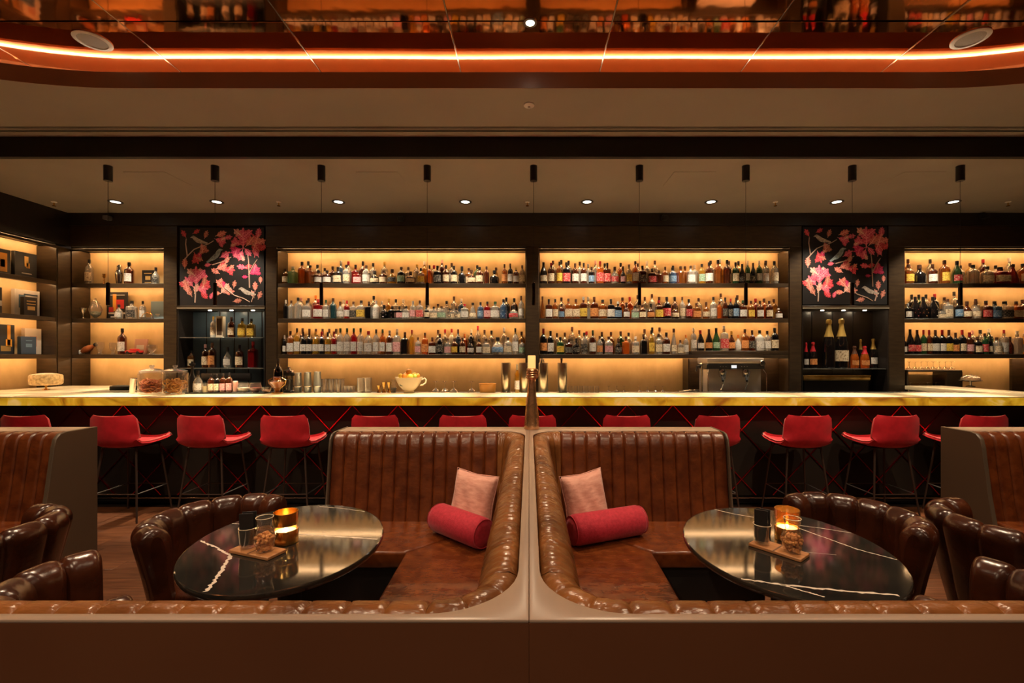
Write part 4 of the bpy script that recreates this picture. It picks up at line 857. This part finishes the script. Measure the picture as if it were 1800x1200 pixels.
def tumbler(u, y, z, h, r, lab, grp, up=True):
    pr = [(r*.82,.002),(r*.85,.006),(r,h),(r*.96,h),(r*.8,.012),(0,.012)] if up else [(r,0),(r*.82,h),(0,h)]
    return lathe_thing('tumbler',lab,'glass',u,y,z,pr,clear_g,grp,part='bowl',n=18,extra=[('foot',[(r*.7,.003),(r*.78,.010),(0,.011)],mat('foot_glass',(.55,.5,.42),.1))] if True else None)
for i in range(6): tumbler(570+i*6.2, 5.06+.05*(i % 2), zl, .155, .030, f'{ordinal(i+1)} highball glass in the row right of the shaker tins', 'highball glasses behind the bar')
for i, u in enumerate((608,614,620)): tumbler(u, 5.1, zl, .075, .03, f'{ordinal(i+1)} low tumbler between highballs and mixing glasses', 'low tumblers')
for u, lab in ((634,'mixing glass nearest the highball glasses'),(647,'mixing glass nearest the gold jiggers')):
    y = 5.0; t = lathe_thing('mixing_glass',lab,'glass',u,y,zl,[(.036,0),(.038,.01),(.038,.165),(.041,.17),(.036,.168),(.034,.02),(0,.02)],clear_g,'mixing glasses',part='bowl',n=20,extra=[('foot',[(.034,.003),(.035,.03),(0,.032)],mat('mix_foot',(.5,.45,.38),.1))])
for u, h, lab in ((666,.085,'short gold jigger next to the mixing glasses'),(675,.12,'tall gold jigger in the middle'),(684,.12,'gold jigger next to the teacup bowl')):
    y = 5.02; lathe_thing('jigger',lab,'jigger',u,y,zl,[(.024,0),(.010,h*.42),(.010,h*.5),(.024,h),(.021,h),(.006,h*.55)],brass,'gold jiggers',part='cup',extra=[('waist',[(.0115,h*.42),(.0125,h*.46),(.0115,h*.5)],brass)])
lathe_thing('carafe','small clear carafe behind the gold jiggers','carafe',692,5.1,zl,[(.03,0),(.034,.06),(.02,.1),(.02,.14),(.024,.145)],clear_g,extra=[('water',[(.027,.003),(.03,.055),(0,.056)],mat('carafe_water',(.3,.3,.3),.1))])
# teacup bowl of fruit
yb_ = 4.93; t = thing('teacup_bowl','large cream teacup bowl with handle on the bar','bowl',(ux(719,yb_), yb_, ZT)); cream = mat('cream_china',(.74,.62,.42),.22,col2=(.78,.68,.48),scale=4)
MB().lathe([(.052,0),(.056,.006),(.054,.018),(.048,.024),(.075,.045),(.110,.085),(.128,.125),(.143,.160),(.147,.170),(.138,.166),(.118,.125),(.09,.075),(0,.04)], 36).build('bowl_body', cream, t)
MB().tube([(.136,0,.142),(.170,0,.158),(.185,0,.138),(.178,0,.105),(.150,0,.085),(.118,0,.082)], .0085, 8).build('handle', cream, t)
for x, z, w_ in ((-.055,.095,.02),(-.045,.088,.012),(.03,.10,.01),(-.06,.104,.010)): M_ = MB().lathe([(0,0),(w_,0)], 8, M=Matrix.Translation((x,-.112+abs(x)*.35,z)) @ Matrix.Rotation(radians(62),4,'X'), caps=False); M_.build('motif', mat('motif',(.22,.26,.16),.5), t)
cit = {'o':mat('orange_peel',(.80,.30,.03),.45,bump=.001,bscale=120),'l':mat('lemon_peel',(.85,.62,.06),.45,bump=.001,bscale=120),'g':mat('lime_peel',(.40,.48,.06),.45,bump=.001,bscale=120)}
FR = [('o',-.002,.0,.228,.032),('l',-.088,-.012,.184,.026),('o',-.034,-.064,.182,.029),('l',.030,-.066,.182,.026),('g',.078,-.052,.182,.023),('o',.094,.0,.186,.026),('l',.048,.048,.190,.027),('o',-.05,.055,.190,.028),('l',.0,-.004,.168,.026)]
FLB = ['topmost orange on the fruit pile in the teacup bowl','lemon at the edge of the teacup bowl nearest the jiggers','orange low at the front of the teacup bowl','lemon at the front middle of the teacup bowl','green lime at the front of the teacup bowl','orange next to the handle of the teacup bowl','lemon behind the lime in the teacup bowl','orange at the rear of the teacup bowl','lemon buried in the middle of the teacup bowl']
for (k, dx, dy, dz, r), lab in zip(FR, FLB):
    nm = {'o':'orange','l':'lemon','g':'lime'}[k]; t = thing(nm, lab, 'fruit', (ux(719,yb_)+dx, yb_+dy, ZT+dz), random.random()*3, 'citrus in the teacup bowl'); el = 1.2 if k == 'l' else 1.0
    M = Matrix.Rotation(pi/2 if k == 'l' else .3, 4, 'Y'); MB().lathe([(r*sin(pi*i/10)+1e-6, -r*el*cos(pi*i/10)) for i in range(11)], 16, M=M).build('peel', cit[k], t); MB().lathe([(.004,r*el-.001),(.002,r*el+.004),(0,r*el+.004)], 8, M=M).build('stem_end', mat('stem_end',(.2,.22,.05),.6), t)
def coupe(u, y, z, lab, grp, flip=False, sc_=1.0):
    pr = [(.032,0),(.033,.003),(.006,.01),(.004,.02),(.004,.075),(.012,.085),(.040,.105),(.046,.13),(.045,.13)]
    pr = [(r*sc_, zz*sc_) for r, zz in pr]
    if flip: H = .13*sc_; pr = [(r, H-zz) for r, zz in pr][::-1]
    t = thing('stem_glass', lab, 'glass', (ux(u,y), y, z), 0, grp); k = 4
    a, b = (pr[:5], pr[4:]) if not flip else (pr[4:], pr[:5])
    MB().lathe(b, 18, caps=False).build('bowl', clear_g, t); MB().lathe(a, 14, caps=False).build('foot', clear_g, t)
for i, u in enumerate((766,782,798,829)): coupe(u, 5.08, zl, f'{ordinal(i+1)} upturned coupe glass right of the teacup bowl', 'upturned coupe glasses', True)
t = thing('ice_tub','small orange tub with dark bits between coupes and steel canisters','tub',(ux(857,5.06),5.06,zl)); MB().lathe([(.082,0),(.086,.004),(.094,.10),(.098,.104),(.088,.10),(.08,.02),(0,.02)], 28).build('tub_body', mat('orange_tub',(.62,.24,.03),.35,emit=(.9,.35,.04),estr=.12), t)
MB().lathe([(.088,.085),(0,.10)], 20).build('contents', mat('tub_fill',(.05,.03,.02),.6,col2=(.3,.25,.2),scale=40), t)
for u, lab in ((889,'steel canister nearest the orange tub'),(921,'steel canister partly behind the bronze hand'),(955,'steel canister just beyond the bronze hand'),(988.5,'steel canister farthest from the orange tub')):
    y = 5.06; h = vz(637.5,y)-zl; t = lathe_thing('steel_canister',lab,'canister',u,y,zl,[(.050,0),(.0525,.003),(.0525,h-.003),(.051,h),(.046,h),(.046,h-.05),(0,h-.05)],steel_br,'tall steel canisters',n=28,extra=[('base_ring',[(.053,0),(.0545,.002),(.0545,.012),(.053,.014)],steel)])
pb(909,689,640,9,5.0,'wyww','slim pale bottle between two steel canisters','bottles among the steel canisters',z=zl)
pb(953,660,626,8,5.06,'rck0','clear bottle standing in the steel canister beyond the bronze hand','bottles among the steel canisters',z=vz(645,5.06))
t = thing('muddler','dark muddler standing in the farthest steel canister','muddler',(ux(987,5.06),5.06,vz(640,5.06)-.06)); MB().lathe([(.010,0),(.010,.10),(.013,.11),(.013,.125),(.006,.128),(0,.128)], 10).build('shaft', mat('muddler_wood',(.04,.02,.01),.5), t); MB().lathe([(.0135,.095),(.0135,.1)], 10).build('band', steel, t)
for i in range(6): tumbler(1003+i*9.3, 5.1, zl, .075, .028, f'{ordinal(i+1)} upturned rocks glass right of the steel canisters', 'upturned rocks glasses', False)
for i in range(7): coupe(1070+i*13.5+(14 if i > 2 else 0), 5.12, zl, f'{ordinal(i+1)} stem glass peeping over the bar before the espresso machine', 'low stem glasses', True, .55)
t = thing('bar_tools','pile of steel spoons and strainers beside the espresso machine','utensils',(ux(1208,5.12),5.12,zl)); 
for i in range(8): MB().tube([(-.13+.03*i,-.04,.01+.003*i),(.0+.02*i,.03,.02+.003*(i%3))], .004, 5).build('spoon_handle', steel, t)
# espresso machine
ye = 5.80; s_ = ye/F; ex0, ex1 = ux(1243,ye), ux(1345,ye); we = ex1-ex0; t = thing('espresso_machine','two-group steel espresso machine on the back counter','espresso machine',((ex0+ex1)/2, ye, .961)); H = vz(629,ye)-.961
MB().rbox(-we/2+.02,we/2-.02,.06,.33,.05,H-.12,.01,2).build('body', mat('machine_steel',(.60,.53,.45),.34,.55), t)
MB().rbox(-we/2,we/2-.01,0,.34,H-.075,H,.012,2).build('top_panel', mat('top_steel',(.62,.54,.46),.35,.5), t)
cb = MB().rbox(-we/2-.005,we/2,.0,.3,H-.14,H-.076,.006,1).build('control_band', black_m, t)
MB().box(-.06,.005,-.004,.0,H-.128,H-.092).build('screen', mat('screen',(.5,.52,.5),.3,emit=(.85,.9,.9),estr=.8), cb)
for q in range(3):
    for s in (-1,1): MB().lathe([(.006,0),(.006,.004),(0,.004)], 10, M=Matrix.Translation((s*(.10+.035*q)-.03,-.0,H-.108)) @ Matrix.Rotation(pi/2,4,'X')).build('button', grey_m, cb)
MB().lathe([(.038,0),(.038,.02),(.030,.03),(0,.03)], 24, M=Matrix.Translation((we/2-.045,-.002,H-.065)) @ Matrix.Rotation(pi/2,4,'X')).build('dial', steel, t)
MB().lathe([(.026,.03),(.026,.034),(0,.034)], 20, M=Matrix.Translation((we/2-.045,-.002,H-.065)) @ Matrix.Rotation(pi/2,4,'X')).build('dial_face', black_m, t)
for x in (-.17,.13):
    MB().lathe([(.036,0),(.038,.02),(.038,.06),(.03,.075)], 20, (x,.03,H-.215)).build('group_head', steel, t)
    p = MB().lathe([(.026,-.03),(.034,-.02),(.036,.0)], 18, (x,.03,H-.215)).build('portafilter', steel, t); MB().tube([(x,.0,H-.225),(x-.03,-.06,H-.25),(x-.055,-.13,H-.285)], [.009,.012,.014], 8).build('handle', black_m, p)
    MB().tube([(x+.02,.03,H-.245),(x+.015,.03,H-.28)], .007, 6).build('spout', steel, t)
    MB().tube([(x+.03,-.03,H-.17),(x-.01,-.06,H-.30),(x-.05,-.07,.10)], .007, 8).build('water_pipe', mat('pipe_chrome', (.8,.78,.72), .12, .9), t)
for x, s in ((-we/2+.01,-1),(we/2-.03,1)): MB().tube([(x,-.01,H-.15),(x+s*.02,-.05,H-.2),(x+s*.02,-.06,H-.42)], .006, 6).build('steam_wand', steel, t)
MB().rbox(-we/2+.03,we/2-.03,-.03,.06,.04,.075,.005,1).build('drip_tray', steel, t)
for x in (-.3,.3):
    for y in (.05,.3): MB().lathe([(.02,0),(.018,.05)], 10, (x,y,0)).build('foot', black_m, t)
t = thing('grinder_arm','steel lever tap beside the espresso machine','tap',(ux(1234,5.75),5.75,.961)); MB().tube([(0,0,0),(0,0,.40),(-.02,-.02,.43)], .012, 8).build('stem_pipe', steel, t); MB().tube([(-.02,-.02,.40),(-.08,-.04,.395),(-.09,-.05,.33)], .01, 8).build('handle', black_m, t)

# stemware by the far right bay
yg = 6.2; xr0, xr1 = ux(1592,yg), ux(1687,yg); zr = vz(650,yg); t = thing('stemware_rack','dark rack shelf with upturned glasses under the far right bottles','rack',((xr0+xr1)/2, yg, 0)); hw_ = (xr1-xr0)/2
MB().rbox(-hw_,hw_,-.04,.18,zr-.025,zr,.004,1).build('shelf', wood_dark, t); MB().box(hw_-.21,hw_,-.04,.18,.97,zr-.025).build('cupboard', wood_dark, t); MB().box(-hw_,-hw_+.02,-.02,.18,.97,zr-.025).build('side', wood_dark, t); MB().box(-hw_,hw_,-.02,.18,.96,.97).build('bottom', wood_dark, t)
for i in range(8): coupe(1598+i*10.6, yg+.03, zr+.001, f'{ordinal(i+1)} upturned wine glass on the rack under the far right bottles', 'wine glasses on the rack', True, .86)
for i in range(4): coupe(1600+i*15, yg+.03, .971, f'{ordinal(i+1)} wine glass below the rack under the far right bottles', 'wine glasses below the rack', True, 1.2)
t = thing('cloche_stand','glass cake stand with brass rim on the far right counter','cake stand',(ux(1706,5.9),5.9,ZT)); MB().lathe([(.05,0),(.045,.008),(.012,.02),(.012,.06),(.10,.075),(.118,.08),(.118,.086),(0,.086)], 28).build('stand', steel, t); MB().lathe([(.10,.087),(.095,.12),(.05,.145),(.012,.15),(.012,.165),(0,.167)], 28).build('dome', clear_g, t)

# ---------------------------------------------------------------- corner bay objects
yq = 6.27; G = 'decanters and bottles in the corner bay'
def q3(i): return SH[i]+.0015
pb(157,0,456,12,yq,'rckc','tall crystal bottle on the upper corner shelf',G,z=q3(0)); pb(227,0,461,14,yq,'rdkw','whisky bottle on the upper corner shelf',G,z=q3(0)); pb(274,0,470,12,yq,'qckk','small stoppered flask at the end of the upper corner shelf',G,z=q3(0))
lathe_thing('candle_stick','small brass candlestick on the upper corner shelf','candlestick',183,yq,q3(0),[(.03,0),(.028,.006),(.008,.02),(.006,.09),(.018,.10),(.02,.14),(.016,.14)],brass,extra=[('cup',[(.02,.14),(.022,.145),(.014,.146)],brass)])
lathe_thing('cobbler_shaker','polished cocktail shaker on the upper corner shelf','shaker',210,yq,q3(0),[(.035,0),(.048,.12),(.047,.16),(.03,.20)],steel,extra=[('cap',[(.03,.20),(.028,.25),(.018,.27),(0,.272)],steel)])
def slab_box(name, label, cat, x, y, z, w_, h, d, rz, m_, tilt=0, deco=None):
    t = thing(name, label, cat, (x, y, z), rz); t.rotation_euler = (tilt, 0, rz); MB().rbox(-w_/2,w_/2,0,d,0,h,.003,1).build('cover' if cat != 'picture' else 'board', m_, t)
    for (a, b, c, e, mm) in (deco or []): MB().box(-w_/2+a*w_, -w_/2+b*w_, -.0025, 0, c*h, e*h).build('print', mm, t)
    return t
gold_p = mat('gold_print',(.55,.36,.12),.35,.5); wht_p = mat('white_print',(.7,.66,.6),.6); red_p = mat('red_print',(.6,.02,.02),.5); org_p = mat('orange_print',(.8,.35,.04),.5); blk_b = mat('black_cover',(.012,.010,.010),.4); blue_b = mat('blue_cover',(.10,.19,.28),.5,col2=(.14,.24,.33),scale=3); pink_b = mat('pink_cover',(.55,.30,.22),.5); pale_b = mat('pale_cover',(.62,.52,.42),.5,col2=(.70,.6,.5),scale=4); navy_b = mat('navy_cover',(.03,.06,.10),.45); white_b = mat('white_cover',(.68,.64,.58),.5); grey_b = mat('dark_grey_cover',(.03,.035,.04),.45)
slab_box('gift_box','small black printed box on the upper corner shelf','box',ux(260,6.33),6.33,q3(0),.17,.21,.05,0,blk_b,0,[(.3,.7,.35,.6,gold_p),(.2,.8,.75,.8,gold_p),(.25,.75,.15,.2,gold_p)])
lathe_thing('goblet','silver goblet on the middle corner shelf','goblet',146,6.22,q3(1),[(.03,0),(.028,.005),(.006,.02),(.006,.07),(.03,.10),(.038,.15),(.035,.15),(.025,.10)],steel,extra=[('foot',[(.032,0),(.032,.004),(.01,.008)],steel)])
lathe_thing('apothecary_jar','tall lidded glass jar on the middle corner shelf','jar',168,yq,q3(1),[(.05,0),(.05,.006),(.015,.02),(.06,.06),(.075,.13),(.06,.19),(.04,.21)],clear_g,extra=[('lid',[(.045,.21),(.05,.22),(.03,.25),(.01,.26),(.015,.28),(0,.29)],clear_g),('contents',[(.02,.03),(.055,.06),(.06,.10),(0,.11)],mat('jar_herbs',(.12,.16,.08),.7,col2=(.3,.3,.2),scale=40))])
slab_box('poster_card','black card with red and orange figure on the middle corner shelf','card',ux(206,6.36),6.36,q3(1),.30,.385,.008,0,blk_b,0,[(.30,.46,.30,.92,org_p),(.46,.82,.40,.72,red_p),(.12,.34,.28,.45,red_p),(.10,.9,.20,.26,wht_p),(.2,.6,.08,.12,wht_p),(.15,.85,.88,.90,wht_p)])
pb(209,0,535,12,6.23,'qckw','little square bottle before the black card on the middle corner shelf',G,z=q3(1)); pb(232,0,529,14,yq,'sckk','clear bottle with black label on the middle corner shelf',G,z=q3(1)); pb(251,0,529,10,6.31,'rckw','clear bottle behind the ring on the middle corner shelf',G,z=q3(1))
t = thing('brass_ring','thin brass ring stand on the middle corner shelf','ornament',(ux(259,6.22),6.22,q3(1))); MB().tube([(.075*cos(a*pi/12),0,.02+.062*sin(a*pi/12)) for a in range(13)], .005, 6).build('hoop', brass, t); MB().rbox(-.08,.08,-.02,.02,0,.018,.003,1).build('base', wood_dark, t)
slab_box('card','pale blue card standing on the middle corner shelf','card',ux(277,6.36),6.36,q3(1),.19,.255,.008,0,mat('pale_blue',(.26,.38,.46),.5),0,[(.35,.65,.25,.32,wht_p),(.42,.58,.18,.22,wht_p)])
t = thing('fish_flask','copper fish-shaped flask on the lower corner shelf','flask',(ux(154,yq),yq,q3(2))); M = Matrix.Translation((0,0,.075)) @ Matrix.Rotation(radians(62),4,'Y'); MB().lathe([(.012,-.10),(.03,-.08),(.045,-.02),(.04,.04),(.022,.08),(.02,.11),(0,.112)], 16, M=M).build('body', mat('fish_copper',(.45,.14,.05),.3,.5), t); MB().lathe([(.024,.11),(.026,.13),(0,.132)], 12, M=M).build('cap', black_m, t); MB().rbox(-.10,-.06,-.03,.03,0,.06,.008,1).build('base', white_m, t)
for u, h, r, lab in ((176,.17,.05,'cut crystal skull-like carafe on the lower corner shelf'),(199,.16,.045,'cut crystal goblet on the lower corner shelf'),(267,.13,.065,'wide cut crystal bowl at the end of the lower corner shelf')):
    lathe_thing('crystal_glass',lab,'glass',u,yq,q3(2),[(r*.6,0),(r*.55,.01),(r*.3,h*.2),(r*.9,h*.5),(r,h*.8),(r*.9,h)],clear_g,'crystal on the corner bay',n=10,extra=[('foot',[(r*.62,0),(r*.62,.006),(r*.3,.012)],clear_g)])
pb(215,0,577,13,yq,'rdkw','reddish wine bottle with white label on the lower corner shelf',G,z=q3(2))
slab_box('book','pink book leaning on the lower corner shelf','book',ux(245,6.34),6.34,q3(2)+.005,.17,.21,.025,0,pink_b,radians(-8),[(.2,.8,.3,.6,wht_p)])
t = thing('toy_car','small red and black model car on the lower corner shelf','model car',(ux(236,6.22),6.22,q3(2))); MB().rbox(-.11,.11,-.03,.03,.02,.05,.01,2).rbox(-.05,.06,-.026,.026,.05,.075,.01,2).build('car_body', red_p, t)
for x in (-.07,.07):
    for y in (-.032,.022): MB().lathe([(.022,0),(.022,.012)], 14, M=Matrix.Translation((x,y,.022)) @ Matrix.Rotation(-pi/2,4,'X')).build('wheel', black_m, t)
# side wall bay objects: the wall faces +x, its shelves lie at x -6.2 .. -6.45
xw = -6.36
def wbox(name, label, cat, u0, u1, si, h, m_, deco=None, dx=0):
    x = xw+dx; y0, y1 = (x*F/(u0-U0)), (x*F/(u1-U0)); return slab_box(name, label, cat, x, (y0+y1)/2, q3(si), abs(y1-y0), h, .05, pi/2, m_, 0, deco)
wbox('framed_picture','amber lit bottle picture on the upper side shelf','picture',-8,19,0,.31,grey_b,[(.15,.75,.12,.85,org_p),(.3,.6,.3,.6,red_p)])
wbox('boxed_book','large black box with gold figure on the upper side shelf','box',26,65,0,.32,grey_b,[(.42,.6,.45,.85,gold_p),(.5,.66,.4,.6,gold_p),(.3,.75,.16,.2,wht_p)])
wbox('dark_bottle_box','dark narrow box at the frame edge on the middle side shelf','box',-14,4,1,.32,blk_b,[(.6,.95,.3,.5,wht_p)])
wbox('art_book','white art book on the middle side shelf','book',26,70,1,.33,white_b,[(.35,.9,.8,.85,navy_b),(.15,.4,.3,.8,blue_b)],-.03)
wbox('small_box','small black box with gold lettering before the white art book','box',42,66,1,.235,blk_b,[(.2,.85,.75,.80,gold_p),(.2,.85,.6,.64,gold_p),(.25,.8,.3,.5,gold_p)],.07)
wbox('bottle_box','black gift box with bottle picture on the lower side shelf','box',-10,26,2,.36,grey_b,[(.62,.78,.3,.98,org_p),(.3,.8,.1,.28,gold_p),(.55,.85,.25,.5,org_p)])
wbox('pale_box','pale pink box on the lower side shelf','box',44,73,2,.33,pale_b,[(.3,.7,.3,.7,pink_b)],-.03)
wbox('blue_book','small navy book in front of the pale box','book',37,64,2,.22,navy_b,[(.3,.7,.75,.8,blue_b),(.3,.7,.4,.6,blue_b)],.09)
# ribbed amber lamp on the corner counter
t = thing('table_lamp','ribbed amber glass table lamp glowing on the corner counter','lamp',(ux(81,5.36),5.36,ZT)); MB().lathe([(.035,0),(.034,.006),(.010,.016),(.010,.045),(.03,.055)], 20).build('base', brass, t)
rib = mat('ribbed_amber',(.45,.25,.08),.3,col2=(.85,.6,.25),scale=36,emit=(1,.55,.18),estr=.16); P = []
for z, r in ((.055,.09),(.06,.125),(.075,.14),(.12,.143),(.165,.14),(.18,.13),(.188,.10)): P.append([(r*(1+.02*cos(24*2*pi*k/96))*cos(2*pi*k/96), r*(1+.02*cos(24*2*pi*k/96))*sin(2*pi*k/96), z) for k in range(96)])
MB().grid(P, cv=True).build('shade', rib, t); MB().lathe([(.10,.188),(.05,.196),(0,.198)], 28).build('cap', mat('lamp_cap',(.75,.5,.25),.4,emit=(1,.6,.3),estr=.25), t)

# ---------------------------------------------------------------- bronze hand with candle
yh = 3.115; zh = ZR+.001; t = thing('hand_sculpture','bronze hand sculpture with sleeve standing on the booth divider','sculpture',(.018, yh, zh)); P = []
for z, r, fl in ((0,.0515,1),(.012,.053,1),(.03,.0515,1),(.10,.046,1),(.18,.038,.95),(.24,.031,.9),(.285,.0275,.9),(.315,.026,.9),(.335,.027,.95),(.350,.032,1.0),(.368,.037,1.0),(.385,.038,1.0),(.402,.036,1),(.412,.030,1)):
    P.append([(r*(1+.035*sin(5*a+z*20)+.02*sin(9*a-z*40))*cos(a), r*fl*(1+.035*sin(5*a+z*20))*sin(a), z) for a in [2*pi*k/28 for k in range(28)]])
MB().grid(P, cv=True).add(P[0], [tuple(range(27,-1,-1))]).add(P[-1], [tuple(range(28))]).build('arm', bronze, t)
for k in range(4):
    z = .352+.015*k; a0 = radians(-165+6*k); pts = [((.033+.004*sin(q*3.1))*cos(a0+q*radians(200)), (.033+.004*sin(q*3.1))*sin(a0+q*radians(200)), z+.006*q) for q in [i/9 for i in range(10)]]
    MB().tube(pts, [.0075+.0012*sin(i*1.4) for i in range(9)]+[.005], 8).build('finger', bronze, t)
MB().tube([(.030,-.012,.345),(.040,-.018,.37),(.034,-.028,.395),(.018,-.034,.408)], [.010,.009,.008,.006], 8).build('thumb', bronze, t)
t = thing('pillar_candle','short glowing pillar candle held by the bronze hand','candle',(.018, yh, zh+.413)); MB().lathe([(.0265,0),(.0265,.082),(.024,.088),(.012,.084),(0,.083)], 20).build('wax', candle_m, t); MB().lathe([(.0012,.083),(.0012,.092)], 5).build('wick', black_m, t)

# ---------------------------------------------------------------- things on the tables
ZTT = .7405
def lantern(x, y, lab, top):
    t = thing('candle_lantern', lab, 'candle', (x, y, ZTT), group='candle lanterns'); r = .0465
    MB().lathe([(r*.96,0),(r,.002),(r,.052),(r*.97,.054),(r*.90,.054),(r*.88,.036),(0,.036)], 32).build('base_cup', brass, t)
    MB().lathe([(r*.95,.054),(r*.95,.076)], 32, caps=False).build('glass_sleeve', clear_g, t)
    MB().lathe([(r*.97,.074),(r,.0745),(r,.122),(r*.985,.124),(r*.95,.124),(r*.95,.0745)], 32, caps=False).build('top_band', top, t)
    w_ = MB().lathe([(r*.8,.037),(r*.8,.048),(0,.0485)], 24).build('wax', mat('tealight_wax',(.95,.7,.35),.5,emit=(1,.62,.25),estr=3), t)
    MB().lathe([(.004,.048),(.0065,.054),(.005,.063),(.0015,.073),(0,.074)], 12).build('flame', flame_m, t)
lantern(ux(500,1.82), 1.83, 'gold candle lantern with metal band on the left table', brass)
lantern(ux(1386,1.85), 1.86, 'amber glass candle lantern on the right table', amber_g)
def tray(x, y, ang, L_, label): 
    t = thing('wooden_board', label, 'board', (x, y, ZTT), radians(ang)); MB().rbox(-L_/2,L_/2,-.042,.042,0,.012,.002,1).build('board', board_w, t); MB().box(-.003,.003,-.0422,.0422,.0115,.0124).build('groove', mat('groove',(.12,.05,.02),.6), t); return t
tray(-1.035,1.735,-20,.20,'small wooden board on the left table'); tray(.957,1.748,-51,.19,'small wooden board on the right table')
rim_m = mat('glass_rim', (.75,.62,.45), .1, spec=1)
nut = mat('mixed_nuts',(.40,.13,.03),.5,col2=(.65,.30,.08),scale=30)
car_g = glass('carafe_glass', (.96,.94,.90), .015, .04)
zz = ZTT+.0126
def nut_carafe(x, y, lab):
    t = thing('nut_carafe', lab, 'carafe', (x, y, zz), group='nut carafes')
    MB().lathe([(.026,0),(.030,.003),(.037,.045),(.037,.058),(.032,.072),(.0245,.082),(.024,.092),(.029,.125),(.0305,.128),(.028,.125)], 28, caps=False).build('glass_body', car_g, t)
    MB().tube([(.0297*cos(2*pi*i/28), .0297*sin(2*pi*i/28), .127) for i in range(28)], .0011, 5, closed=True).build('rim', rim_m, t); nm = []
    for q in range(3): nm.append(MB().lathe([(.0001,-.008),(.005,-.006),(.0065,0),(.005,.006),(.0001,.008)], 7).mesh('nut', (nut,)))
    for q in range(110):
        zq = .008+.055*random.random(); R_ = (.022+.010*min(1, zq/.045)-(.010 if zq > .055 else 0)); a = random.random()*6.28; rr = R_*sqrt(random.random())
        o = put('nut', nm[q % 3], t, (rr*cos(a), rr*sin(a), zq)); o.rotation_euler = (random.random()*3, random.random()*3, 0)
nut_carafe(-1.0,1.722,'glass carafe of nuts on the left wooden board'); nut_carafe(.99,1.712,'glass carafe of nuts on the right wooden board')
def card_glass(x, y, rz, lab):
    t = thing('menu_holder', lab, 'menu holder', (x, y, zz), rz, 'menu holders')
    MB().lathe([(.026,0),(.028,.002),(.033,.075),(.032,.075),(.026,.006),(0,.006)], 24).build('tumbler', car_g, t)
    MB().tube([(.0325*cos(2*pi*i/24), .0325*sin(2*pi*i/24), .075) for i in range(24)], .0009, 5, closed=True).build('rim', rim_m, t)
    for k, (dx, a) in enumerate(((-.008,.05),(.004,-.04),(.012,.03))):
        o = MB().rbox(-.024,.024,-.0015,.0015,0,.125,.0006,1).build('card', blk_b, t, (dx*.3, dx, .008)); o.rotation_euler = (a, 0, 0)
card_glass(-1.085,1.757,.25,'tumbler of black menu cards on the left wooden board'); card_glass(.918,1.792,-.6,'tumbler of black menu cards on the right wooden board')
